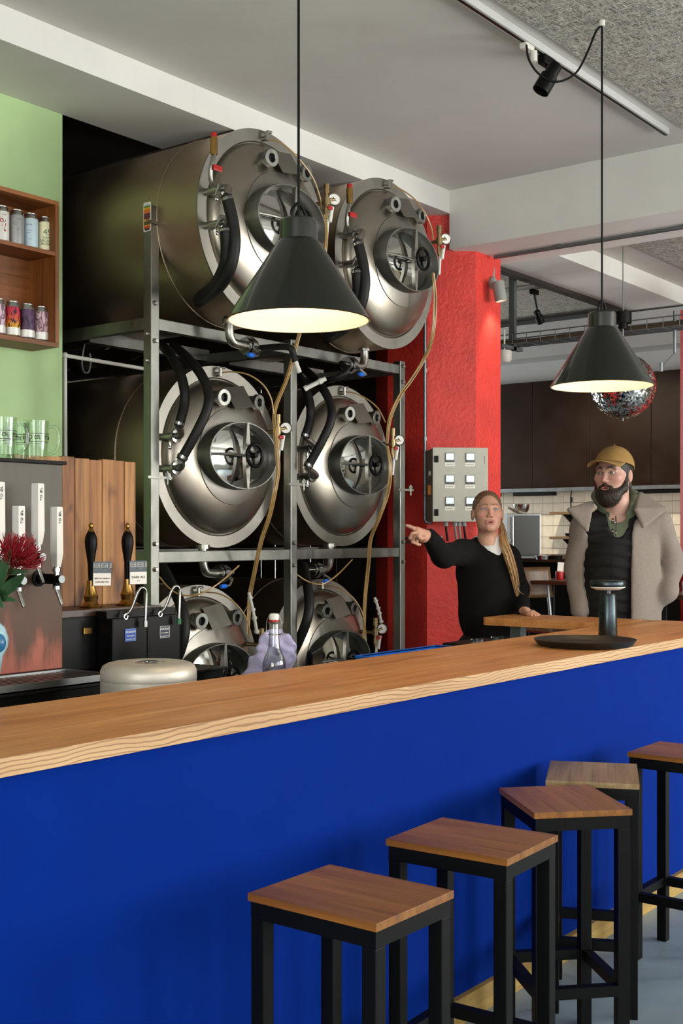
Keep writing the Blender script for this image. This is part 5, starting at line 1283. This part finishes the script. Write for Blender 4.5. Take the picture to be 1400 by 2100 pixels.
def head_sdf(scale, Rm, c, male=False):
    """returns f(P) for the head about centre c (eye level), Rm: head->person rotation"""
    def f(P):
        q = ((P - c) @ Rm) / scale
        q = q * A_(1, -1, 1)             # face towards +y here
        d = s_ell(q, (0, -.016, .028), (.0745, .094, .087))
        d = smin(d, s_ell(q, (0, .022, -.03), (.066, .066, .082)), .03)
        d = smin(d, s_ell(q, (0, .034, -.075), (.053 if not male else .054, .048, .040)), .025)
        d = smin(d, s_cap(q, (-.012 if male else -.006, .072, -.099), (.012 if male else .006, .072, -.099), .017 if male else .0155), .02)
        for sx in (-1, 1):
            d = smin(d, s_ell(q, (sx * .04, .056, -.024), (.026, .024, .022)), .025)
            d = smin(d, s_cap(q, (sx * .010, .086 if male else .083, .019), (sx * .044, .072 if male else .070, .021), .0065 if not male else .010), .014)
        for sx in (-1, 1): d = smax(d, -s_ell(q, (sx * .0315, .0985, .001), (.0165 if male else .0180, .016, .0085 if male else .0098)), .009)
        d = smin(d, s_cap(q, (0, .083, .008), (0, .103 if male else .100, -.034), .0075 if male else .0065, .0105 if male else .0090), .010)
        for sx in (-1, 1): d = smin(d, s_ell(q, (sx * .0105, .094, -.038), (.0075, .010, .0075)), .006)
        for sx in (-1, 1): d = smax(d, -s_ell(q, (sx * .006, .103, -.046), (.0035, .004, .003)), .003)
        d = smin(d, s_cap(q, (-.017, .085, -.066), (.017, .085, -.066), .0065), .007)
        d = smin(d, s_cap(q, (-.014, .084, -.0765), (.014, .084, -.0765), .0075), .007)
        d = smax(d, -s_ell(q, (0, .094, -.0705), (.013, .012, .0028 if male else .0042)), .003)
        for sx in (-1, 1):
            e = s_ell(q, (sx * .079, -.014, -.014), (.0095, .020, .031), None)
            e = smax(e, -s_ell(q, (sx * .088, -.009, -.012), (.006, .011, .020)), .004)
            d = smin(d, e, .008)
        d = smin(d, s_cap(q, (0, -.03, -.06), (0, -.042, -.2), .05 if not male else .058), .03)
        return d * scale
    return f
def head_tone(scale, Rm, c, skin, lip, brow, browthick=.005, rosy=(.62, .22, .16), male=False, lash=(.06, .04, .03)):
    skin, lip, brow, rosy, lash = (A_(*x) for x in (skin, lip, brow, rosy, lash))
    def t(V):
        q = ((V - c) @ Rm) / scale * A_(1, -1, 1); T = np.tile(skin, (len(V), 1))
        def mix(T, col, w): return T * (1 - w[:, None]) + col * w[:, None]
        def g(cx, cz, rx, rz, ymin=.02): return np.where(q[:, 1] > ymin, np.exp(-(((q[:, 0] - cx) / rx) ** 2 + ((q[:, 2] - cz) / rz) ** 2)), 0)
        for sx in (-1, 1): T = mix(T, rosy, .45 * g(sx * .042, -.028, .026, .022))
        T = mix(T, rosy, .45 * g(0, -.036, .014, .013, .07))
        lipw = np.clip(1.6 * np.maximum(g(0, -.0655, .024, .0065, .06), g(0, -.0765, .019, .0075, .06)), 0, 1)
        T = mix(T, lip, lipw * .85)
        T = mix(T, A_(.05, .015, .012), np.clip(1.5 * g(0, -.0708, .014, .0022, .05), 0, 1))
        for sx in (-1, 1):
            for k in range(9):
                u = k / 8; bx = sx * (.013 + .036 * u); bz = .0215 + .0075 * math.sin(PI * min(1, u * 1.15)) - .004 * u
                T = mix(T, brow, np.clip(1.2 * g(bx, bz, .0055, browthick * (1 - .45 * u), .02), 0, 1) * .8)
            for k in range(7):
                u = (k / 6) * 2 - 1; T = mix(T, lash, .85 * g(sx * .0315 + u * .014, .0068 - .0042 * u * u, .0035, .0022))
                T = mix(T, lash, .35 * g(sx * .0315 + u * .013, -.0068 + .003 * u * u, .0035, .0018))
        for sx in (-1, 1): T = mix(T, rosy * .75, .5 * np.exp(-(((np.abs(q[:, 0]) - .083) / .006) ** 2 + ((q[:, 1] + .009) / .01) ** 2 + ((q[:, 2] + .012) / .018) ** 2)))
        return T
    return t
def eyes(parent, scale, Rm, c, iris, gaze=(0, 0)):
    for sx in (-1, 1):
        loc = A_(sx * .0315, .0725, .0005); mb = MB(); r = .0125
        mb.ball((0, 0, 0), r, 18, 12)
        lx = loc * A_(1, -1, 1) * scale; p = Rm @ lx + c
        gz = Rm @ (A_(gaze[0], -1, gaze[1]) / np.linalg.norm(A_(gaze[0], 1, gaze[1])))
        o = MB().ball(tuple(p), r * scale, 18, 12).build('eye', 'eye_white', parent)
        MB().lathe([(0, .0006), (.0062 * scale, .0002), (.0064 * scale, -.002)], tuple(p + gz * (r * scale * .915)), tuple(gz), 16).build('iris', iris, o)
        MB().lathe([(0, .0009), (.0026 * scale, .0007)], tuple(p + gz * (r * scale * .92)), tuple(gz), 12).build('pupil', 'pupil', o)
def chain(P, pts, radii, k=.01):
    d = None
    for i in range(len(pts) - 1):
        e = s_cap(P, pts[i], pts[i + 1], radii[i], radii[i + 1]); d = e if d is None else smin(d, e, k)
    return d
def bounds(pts, pad): a = np.array(pts); return a.min(0) - pad, a.max(0) + pad

# ---------------------------------------------------------------- the woman pointing at the tanks
J = Frame(1000, 6.45)
hc = J(999.5, 1050, 6.45); HR = rotx(-.16) @ rotz(.02); hs = 1.0
neckb = J(1004, 1122, 6.49); shR = J(950, 1133, 6.44); shL = J(1041, 1146, 6.55)
elR = J(908, 1140, 6.20); wrR = J(877, 1098, 6.02); elL = J(1062, 1208, 6.60); wrL = J(1071, 1250, 6.36)
chest = J(998, 1170, 6.52); waist = J(999, 1250, 6.53); pelvis = J(1000, 1335, 6.54)
hfR = head_sdf(hs, HR, hc)
skinW = (.52, .275, .185)
def w_body(P):
    d = s_cap(P, hc + A_(0, .03, -.08), neckb, .052, .055)
    d = smin(d, s_cap(P, shR, shL, .05), .05)
    d = smin(d, s_ell(P, chest, (.13, .085, .17)), .05); d = smin(d, s_ell(P, waist, (.12, .085, .2)), .05); d = smin(d, s_ell(P, pelvis, (.15, .1, .12)), .05)
    d = smin(d, chain(P, [shR, elR, wrR], [.045, .037, .026]), .02); d = smin(d, chain(P, [shL, elL, wrL], [.045, .037, .026]), .02)
    for sx in (-1, 1):
        hip = pelvis + A_(sx * .085, 0, -.04); knee = A_(sx * .09 + pelvis[0], pelvis[1] - .02, .48); ank = A_(sx * .09 + pelvis[0], pelvis[1] + .02, .09)
        d = smin(d, chain(P, [hip, knee, ank, ank + A_(0, -.13, -.05)], [.08, .052, .036, .03]), .03)
    return d
kn = J(855, 1089, 5.97)
FW_HAND = [  # pointing hand: chains of joints with radii
    ([wrR, J(866, 1096, 6.0), kn], [.026, .027, .022]), ([wrR, J(868, 1102, 5.99), J(858, 1098, 5.96)], [.025, .026, .018]),
    ([J(857, 1087, 5.97), J(847, 1083, 5.96), J(840, 1080, 5.96), J(833.5, 1077.5, 5.96)], [.011, .0095, .0088, .0075]),
    ([J(855, 1093, 5.96), J(845, 1095, 5.93), J(841, 1103, 5.93), J(847, 1109, 5.96)], [.0105, .0095, .009, .0078]),
    ([J(857, 1098, 5.97), J(848, 1102, 5.95), J(846, 1111, 5.95), J(853, 1115, 5.97)], [.010, .009, .0088, .0075]),
    ([J(861, 1102, 5.99), J(854, 1108, 5.98), J(855, 1116, 5.98), J(861, 1117, 5.99)], [.009, .008, .0075, .0068]),
    ([J(870, 1103, 5.96), J(863, 1104, 5.92), J(858, 1100, 5.91), J(853, 1097, 5.915)], [.0115, .0105, .0095, .008])]
REST = [([wrL, J(1080, 1254, 6.34)], [.025, .022]), ([wrL, J(1079, 1257, 6.30)], [.022, .018])]
for k, (x, y, d, x2, y2, d2) in enumerate(((1081, 1253.5, 6.36, 1104, 1260.5, 6.33), (1081, 1254.5, 6.33, 1105, 1261, 6.30), (1081, 1256, 6.30, 1102, 1262, 6.27), (1080, 1257, 6.28, 1097, 1262, 6.25))):
    a, b = J(x, y, d), J(x2, y2, d2); REST.append(([a, a * .5 + b * .5 + A_(0, 0, .006), b], [.0105, .0095, .0075]))
REST.append(([J(1076, 1256, 6.29), J(1083, 1259.5, 6.24), J(1090, 1261.5, 6.22)], [.011, .010, .008]))
def hand_f(chains):
    def f(P):
        d = None
        for i, (pts, r) in enumerate(chains):
            e = chain(P, pts, r, .006); d = e if d is None else smin(d, e, .010 if i < 2 else .0045)
        return d
    return f
lo, hi = bounds([hc], .14); lo[2] -= .04
Vh, Fh = nets(hfR, lo, hi, .0032); Vh = relax(Vh, Fh, 1, .4)
allp = [hc, shR, shL, elR, wrR, elL, wrL, pelvis]
lo, hi = bounds(allp, .2); lo[2] = .0
Vb, Fb = nets(w_body, lo, hi, .014); Vb = relax(Vb, Fb, 2)
lo, hi = bounds([p for c in FW_HAND for p in c[0]], .04); Vr, Fr = nets(hand_f(FW_HAND), lo, hi, .0034)
lo, hi = bounds([p for c in REST for p in c[0]], .04); Vl, Fl = nets(hand_f(REST), lo, hi, .0034)
wt = head_tone(hs, HR, hc, skinW, (.40, .12, .10), (.22, .12, .07), .0034, (.60, .20, .14))
woman = sdf_obj('person', [(Vh, Fh), (Vb, Fb), (Vr, Fr), (Vl, Fl)], 'skin', None, J.o, J.rz, wt)
tag(woman, 'woman in a black jumper with a long blonde ponytail, pointing at the tanks', 'person')
eyes(woman, hs, HR, hc, 'iris_grey', (.22, .05))
M('knit_black', '#0d0c0b', .95, bmp=.3, bscale=300, bdist=.002, spec=.2); M('shirt_white', '#d8d6d0', .8); M('trouser_black', '#0b0b0c', .9)
def w_sweater(P):
    d = s_cap(P, shR, shL, .066)
    d = smin(d, s_ell(P, chest + A_(0, 0, -.01), (.168, .118, .19)), .06); d = smin(d, s_ell(P, waist, (.158, .118, .24)), .06)
    d = smin(d, s_cap(P, neckb + A_(0, .01, -.03), neckb + A_(0, .02, .0), .085, .07), .04)
    arm = chain(P, [shR, elR, wrR + (elR - wrR) * .06], [.068, .058, .040], .03); arm = smin(arm, chain(P, [shL, elL, wrL + (elL - wrL) * .06], [.066, .056, .040], .03), .01)
    d = smin(d, arm, .03) + folds(P, .0035)
    d = smax(d, -s_cap(P, neckb + A_(.006, -.03, -.02), neckb + A_(-.01, -.03, .12), .052, .066), .006)
    d = smax(d, -s_cap(P, neckb + A_(.048, -.09, -.03), neckb + A_(.0, -.06, .03), .018, .04), .006)
    return smax(d, -(P[:, 2] - .86), .01)
lo, hi = bounds(allp[1:], .14); lo[2] = .80
V, F = nets(w_sweater, lo, hi, .0062); sdf_obj('jumper', [(relax(V, F, 3), F)], 'knit_black', woman)
def w_shirt(P):
    d = s_ell(P, chest + A_(0, -.005, .04), (.14, .10, .16)); d = smin(d, s_cap(P, neckb + A_(0, 0, -.03), neckb + A_(0, .005, .012), .082, .066), .03)
    return smax(d, -s_cap(P, neckb + A_(0, .0, -.05), hc + A_(0, .03, -.1), .042, .042), .004)
lo, hi = bounds([chest, neckb], .2); V, F = nets(w_shirt, lo, hi, .006); sdf_obj('shirt', [(relax(V, F, 1), F)], 'shirt_white', woman)
def w_trousers(P):
    d = s_ell(P, pelvis, (.172, .125, .14))
    for sx in (-1, 1): d = smin(d, chain(P, [pelvis + A_(sx * .085, 0, -.04), A_(sx * .09 + pelvis[0], pelvis[1] - .02, .48), A_(sx * .09 + pelvis[0], pelvis[1] + .02, .06)], [.1, .075, .06]), .03)
    return d
lo, hi = bounds([pelvis, A_(pelvis[0], pelvis[1], .06)], .22); lo[2] = .02; V, F = nets(w_trousers, lo, hi, .014); sdf_obj('trousers', [(relax(V, F, 1), F)], 'trouser_black', woman)
def w_hair(P):
    q = ((P - hc) @ HR) / hs * A_(1, -1, 1)
    d = s_ell(q, (0, -.018, .028), (.0785, .098, .0905)) + .0012 * np.sin(q[:, 0] * 420 + 2 * np.sin(q[:, 1] * 60))
    d = smax(d, -s_ell(q, (0, .100, -.03), (.0755, .080, .120)), .008)
    d = smax(d, -s_ell(q, (0, .02, -.075), (.12, .07, .072)), .006)
    d = smin(d, s_ell(q, (.02, -.108, -.015), (.028, .024, .03)), .02)
    return d * hs
attr_mat('hair_blonde', .45, .4); attr_mat('hair_dark', .55, .3)
def streaks(a, b, f=500):
    a, b = A_(*a), A_(*b)
    def t(V):
        w = .5 + .5 * np.sin(V[:, 0] * f + 3 * np.sin(V[:, 2] * 37) + V[:, 1] * f * .7); return a * (1 - w[:, None]) + b * w[:, None]
    return t
lo, hi = bounds([hc], .15); V, F = nets(w_hair, lo, hi, .0036); sdf_obj('hair', [(V, F)], 'hair_blonde', woman, tone=streaks((.115, .06, .03), (.2, .11, .055)))
mb = MB(); rnd = random.Random(3)
core = [(1022, 1062, 6.57), (1029, 1085, 6.52), (1032, 1110, 6.44), (1042, 1140, 6.41), (1052, 1172, 6.42), (1058, 1200, 6.43), (1061, 1224, 6.43)]
for k in range(46):
    a = rnd.uniform(0, 2 * PI); r0 = math.sqrt(rnd.random()); pts = []
    for i, (px, py, d) in enumerate(core):
        w_ = [.010, .016, .024, .027, .025, .019, .010][i]; p = J(px, py, d); pts.append(tuple(p + A_(math.cos(a) * r0 * w_, math.sin(a) * r0 * w_ * .8, rnd.uniform(-.004, .004))))
    L = rnd.uniform(.72, 1.0); pts = pts[:max(4, int(round(len(pts) * L)))]
    mb.tube(pts, .0048, 5, 5, radii=lambda u: .0055 * (1 - .75 * u ** 2.2))
pt_ = [J(1059, 1205, 6.43), J(1066, 1214, 6.42), J(1074, 1219, 6.42)]; mb.tube([tuple(p) for p in pt_], .002, 5, 5, radii=lambda u: .003 * (1 - .8 * u))
o = mb.build('ponytail', 'hair_blonde', woman); o['kind'] = 'stuff'
V = np.array([v.co for v in o.data.vertices]); T = streaks((.24, .125, .05), (.5, .31, .14), 300)(V)
o.data.color_attributes.new('tone', 'FLOAT_COLOR', 'POINT').data.foreach_set('color', np.concatenate([T, np.ones((len(V), 1))], 1).ravel())

# ---------------------------------------------------------------- the bearded man in the cap
J = Frame(1262, 6.32)
hs = 1.10; hc = J(1257, 971, 6.32); HR = rotz(-.66) @ rotx(.02)
neckb = J(1264, 1046, 6.37); shR = J(1196, 1078, 6.36); shL = J(1350, 1068, 6.38)
elR = J(1180, 1170, 6.44); wrR = J(1190, 1252, 6.36); elL = J(1380, 1152, 6.46); wrL = J(1366, 1214, 6.34)
chest = J(1264, 1120, 6.40); waist = J(1258, 1220, 6.40); pelvis = J(1256, 1310, 6.42)
hf = head_sdf(hs, HR, hc, True)
def m_body(P):
    d = s_cap(P, hc + A_(.0, .03, -.09), neckb, .058, .064)
    d = smin(d, s_cap(P, shR, shL, .06), .06); d = smin(d, s_ell(P, chest, (.15, .10, .19)), .05); d = smin(d, s_ell(P, waist, (.14, .10, .24)), .05); d = smin(d, s_ell(P, pelvis, (.15, .11, .12)), .05)
    d = smin(d, chain(P, [shR, elR, wrR, wrR + A_(.0, -.02, -.1)], [.045, .038, .028, .026]), .02); d = smin(d, chain(P, [shL, elL, wrL, wrL + A_(-.06, .02, -.05)], [.045, .038, .026, .024]), .02)
    for sx in (-1, 1):
        hip = pelvis + A_(sx * .09, 0, -.04); knee = A_(sx * .1 + pelvis[0], pelvis[1] - .02, .52); ank = A_(sx * .11 + pelvis[0], pelvis[1] + .02, .1)
        d = smin(d, chain(P, [hip, knee, ank, ank + A_(0, -.16, -.06)], [.085, .058, .042, .036]), .03)
    return d
lo, hi = bounds([hc], .155); lo[2] -= .06
Vh, Fh = nets(hf, lo, hi, .0034); Vh = relax(Vh, Fh, 1, .4)
allp = [hc, shR, shL, elR, wrR, elL, wrL, pelvis]
lo, hi = bounds(allp, .2); lo[2] = 0; Vb, Fb = nets(m_body, lo, hi, .015); Vb = relax(Vb, Fb, 2)
mt = head_tone(hs, HR, hc, (.47, .27, .205), (.44, .13, .11), (.035, .022, .016), .0052, (.52, .20, .16), True)
man = sdf_obj('person', [(Vh, Fh), (Vb, Fb)], 'skin', None, J.o, J.rz, mt)
tag(man, 'bearded man in a tan cap and open grey coat behind the bar', 'person')
eyes(man, hs, HR, hc, 'iris_brown', (-.1, .0))
def hq(P): return ((P - hc) @ HR) / hs * A_(1, -1, 1)
def m_beard(P):
    q = hq(P)
    d = s_ell(q, (0, .046, -.103), (.058, .056, .052))
    d = smin(d, s_ell(q, (0, .062, -.118), (.045, .045, .042)), .02)
    for sx in (-1, 1):
        d = smin(d, s_cap(q, (sx * .067, -.002, -.008), (sx * .060, .022, -.07), .010, .02), .02)
        d = smin(d, s_cap(q, (sx * .060, .022, -.07), (sx * .035, .06, -.1), .02, .024), .02)
        d = smin(d, s_cap(q, (sx * .003, .0965, -.0545), (sx * .027, .082, -.068), .0065, .007), .006)
        d = smin(d, s_cap(q, (sx * .027, .082, -.068), (sx * .030, .076, -.095), .0075, .012), .008)
    d = smax(d, -s_ell(q, (0, .107, -.0715), (.020, .03, .0105)), .004)
    n = .0016 * (np.sin(q[:, 0] * 520 + 3 * np.sin(q[:, 2] * 130)) * np.sin(q[:, 2] * 330 + q[:, 1] * 260))
    return (d + n) * hs
lo, hi = bounds([hc + A_(-.03, -.05, -.08)], .15); V, F = nets(m_beard, lo, hi, .0034); sdf_obj('beard', [(V, F)], 'hair_dark', man, tone=streaks((.008, .006, .005), (.035, .02, .012), 700))
def m_hair(P):
    q = hq(P); d = s_ell(q, (0, -.018, .026), (.080, .100, .088)); d = smax(d, -s_ell(q, (0, .105, -.03), (.078, .10, .16)), .006)
    d = smax(d, -s_ell(q, (0, .015, -.06), (.13, .048, .062)), .006); d = smin(d, s_ell(q, (0, -.085, -.055), (.055, .028, .045)), .02)
    d = smin(d, s_cap(q, (.0715, -.002, .03), (.070, .0, -.012), .0105), .008); d = smin(d, s_cap(q, (-.0715, -.002, .03), (-.070, .0, -.012), .0105), .008)
    return d * hs
lo, hi = bounds([hc], .16); V, F = nets(m_hair, lo, hi, .004); sdf_obj('hair', [(V, F)], 'hair_dark', man, tone=streaks((.008, .006, .005), (.03, .02, .013), 600))
M('cap_tan', '#8d6c37', .9, vary=.12, vscale=30, bmp=.2, bscale=300, bdist=.001)
def m_cap(P):
    q = hq(P); d = s_ell(q, (0, -.014, .034), (.0865, .108, .0945)); d = np.abs(d) - .0028
    d = smax(d, -(q[:, 2] - .040 - .20 * q[:, 1] - .30 * np.minimum(0, q[:, 1] + .05)), .003)
    d = smin(d, s_ell(q, (0, -.014, .136), (.006, .006, .003)), .002)
    return d * hs
lo, hi = bounds([hc + A_(0, 0, .05)], .16); V, F = nets(m_cap, lo, hi, .0035); capo = sdf_obj('cap', [(V, F)], 'cap_tan', man)
def brim(u, v):
    a = (u - .5) * 2.25; x = .084 * math.sin(a) * (1 + .10 * v); y0 = -.014 + .104 * math.cos(a); y = y0 + v * .088 * max(0, math.cos(a * .66)) ** .8
    z = .050 + .000 * v - .030 * v * 0 - .034 * (math.sin(a) ** 2) * (.35 + .65 * v) + .004
    q = A_(x, -y, z) * hs; return Vector(HR @ q + hc)
o = MB().grid(brim, 24, 10).build('cap_brim', 'cap_tan', capo); o.modifiers.new('thick', 'SOLIDIFY').thickness = .005
M('hoodie_green', '#5d6650', .95, vary=.1, vscale=30, bmp=.2, bscale=200, bdist=.002); M('vest_black', '#100e0d', .75, vary=.2, vscale=20, spec=.3); M('coat_grey', '#7f746a', .95, vary=.07, vscale=60, bmp=.25, bscale=260, bdist=.002)
def m_hoodie(P):
    d = s_ell(P, chest + A_(0, -.005, .06), (.165, .118, .18))
    ring = None; n = 14
    pts = []
    for i in range(n + 1):
        t = -PI * .5 + 2 * PI * i / n; x = .098 * math.cos(t); y = .02 + .092 * math.sin(t); z = .030 + .075 * (math.sin(t) * .5 + .5) - .052 * max(0, -math.sin(t)) ** 2
        pts.append(neckb + A_(x + .004, y, z))
    for i in range(n):
        e = s_cap(P, pts[i], pts[i + 1], .030 if 3 < i < 11 else .026); ring = e if ring is None else smin(ring, e, .015)
    d = smin(d, ring, .03) + folds(P, .002, (50, 40, 45))
    d = smax(d, -s_cap(P, neckb + A_(-.005, -.04, -.025), hc + A_(0, 0, -.04), .060, .085), .006)
    return d
lo, hi = bounds([chest, neckb], .24); V, F = nets(m_hoodie, lo, hi, .005); sdf_obj('hoodie', [(relax(V, F, 1, .4), F)], 'hoodie_green', man)
def m_vest(P):
    d = s_ell(P, chest + A_(0, 0, .0), (.185, .138, .215)); d = smin(d, s_cap(P, shR + A_(.02, 0, 0), shL + A_(-.02, 0, 0), .07), .05); d = smin(d, s_ell(P, waist + A_(0, 0, -.02), (.172, .138, .3)), .08)
    d = d - .009 * np.abs(np.sin((P[:, 2] + .008 * np.sin(P[:, 0] * 20)) * PI / .058)) + .004 + folds(P, .002, (45, 40, 60))
    d = smax(d, -s_ell(P, neckb + A_(-.012, -.11, -.03), (.055, .12, .115)), .01); d = smax(d, -s_cap(P, neckb + A_(0, 0, -.04), neckb + A_(0, 0, .2), .085, .11), .01)
    d = smax(d, -(.004 - np.abs(P[:, 0] - chest[0] + .012)) - .0 * d - np.where(P[:, 1] < chest[1] - .08, 0, 1), .002) if False else d
    return smax(d, -(P[:, 2] - .72), .01)
lo, hi = bounds([chest, waist, pelvis], .24); lo[2] = .68; V, F = nets(m_vest, lo, hi, .0085); sdf_obj('vest', [(relax(V, F, 1, .3), F)], 'vest_black', man)
MB().tube([tuple(J(1256, y, 6.245 + .0)) for y in (1100, 1150, 1200, 1262)], .003, 6, 4).build('zip', 'black_metal', man)
xc = J(1250, 1150, 6.3)[0]
def m_coat(P):
    z = P[:, 2]; flare = np.clip((1.45 - z) / .9, 0, 1)
    wx = .195 + .045 * flare; wy = .148 + .035 * flare
    cx_ = chest[0] + (pelvis[0] - chest[0]) * flare + .012
    q = np.stack([(P[:, 0] - cx_) / wx, (P[:, 1] - chest[1] - .005) / wy], 1); r = np.linalg.norm(q, axis=1)
    tors = (r - 1) * wy * 1.1
    tors = smax(tors, z - (neckb[2] - .035) - .0, .07)
    tors = smin(tors, s_cap(P, shR + A_(.01, 0, -.01), shL + A_(-.01, 0, -.01), .064), .04)
    tors = tors + folds(P, .006, (26, 20, 5), .6)
    shell = np.abs(tors) - .009
    # open front
    ed0 = J(1207, 1100, 6.2)[0] - .02 * flare; ed1 = J(1300, 1100, 6.2)[0] - .02 * flare + .03 * np.clip((z - 1.45) / .15, 0, 1)
    wedge = np.maximum(np.maximum(ed0 - P[:, 0], P[:, 0] - ed1), P[:, 1] - chest[1] + .02)
    shell = smax(shell, -wedge, .008)
    shell = smax(shell, -s_cap(P, neckb + A_(0, 0, -.06), neckb + A_(0, -.01, .25), .115, .14), .012)
    arm = chain(P, [shR, elR, wrR], [.066, .060, .052], .03); arm = smin(arm, chain(P, [shL, elL, wrL, wrL + A_(-.05, .02, -.05)], [.066, .062, .054, .05], .03), .01)
    arm = arm + folds(P, .005, (24, 20, 26))
    d = smin(shell, arm, .02)
    # broad collar lying open on both shoulders
    c0, c1, c2 = J(1215, 1030, 6.30), J(1165, 1045, 6.26), J(1203, 1088, 6.20)
    d = smin(d, s_tri(P, c0, c1, c2, .010), .012)
    e0, e1, e2, e3 = J(1312, 1012, 6.38), J(1364, 1044, 6.30), J(1318, 1080, 6.21), J(1304, 1046, 6.25)
    d = smin(d, smin(s_tri(P, e0, e1, e3, .012), s_tri(P, e1, e2, e3, .011), .01), .015)
    return smax(d, -(z - .74), .01)
lo, hi = bounds(allp[1:], .15); hi[2] += .08; lo[2] = .70
V, F = nets(m_coat, lo, hi, .0085); sdf_obj('coat', [(relax(V, F, 1, .4), F)], 'coat_grey', man)
def m_trousers(P):
    d = s_ell(P, pelvis, (.172, .13, .14))
    for sx in (-1, 1): d = smin(d, chain(P, [pelvis + A_(sx * .09, 0, -.04), A_(sx * .1 + pelvis[0], pelvis[1] - .02, .52), A_(sx * .11 + pelvis[0], pelvis[1] + .02, .06)], [.105, .08, .065]), .03)
    return d
lo, hi = bounds([pelvis, A_(pelvis[0], pelvis[1], .06)], .24); lo[2] = .02; V, F = nets(m_trousers, lo, hi, .015); sdf_obj('trousers', [(relax(V, F, 1), F)], 'trouser_black', man)
# folded sunglasses hooked in the neckline
M('shades', '#2a0f0c', .15, spec=.7)
sg = thing('sunglasses', 'dark red sunglasses hooked on the man\'s green hoodie', 'sunglasses', W(1258, 1080, 6.20))
for py in (1068, 1090): MB().ball(W(1256, py, 6.205), (.011, .006, .015), 14, 10).build('lens', 'shades', sg, w=True)
MB().tube([W(1262, 1058, 6.21), W(1263, 1078, 6.198), W(1262, 1098, 6.20)], .003, 6, 4).build('temple', 'shades', sg, w=True)
MB().ball(W(1260, 1072, 6.193), .004, 8, 6).ball(W(1262, 1093, 6.193), .004, 8, 6).build('hinge', 'chrome', sg, w=True)

# ---------------------------------------------------------------- crumpled purple cloth behind the bottle
def cloth_f(P):
    d = s_cap(P, A_(-.09, 0, .0), A_(.02, .01, .20), .035, .028); d = smin(d, s_cap(P, A_(.02, .01, .20), A_(.07, .0, .17), .03), .03); d = smin(d, s_cap(P, A_(.07, .0, .17), A_(.055, .0, .02), .028, .035), .03); d = smin(d, s_cap(P, A_(-.04, -.01, .05), A_(.0, 0, .16), .03), .03)
    return d + .010 * np.sin(P[:, 0] * 75 + 3 * np.sin(P[:, 2] * 40)) * np.sin(P[:, 2] * 55 + P[:, 1] * 60)
M('cloth_purple', '#aaa4c6', .95, vary=.3, vscale=30, bmp=.3, bscale=150, bdist=.003)
V, F = nets(cloth_f, (-.15, -.07, -.0), (.13, .08, .26), .006)
cp = W(548, 1400, 4.36)
o = sdf_obj('bar_cloth', [(relax(V, F, 1, .4), F)], 'cloth_purple', None, (cp.x, cp.y, ZS), TH - PI / 2)
tag(o, 'crumpled purple cloth draped behind the swing-top bottle', 'cloth')
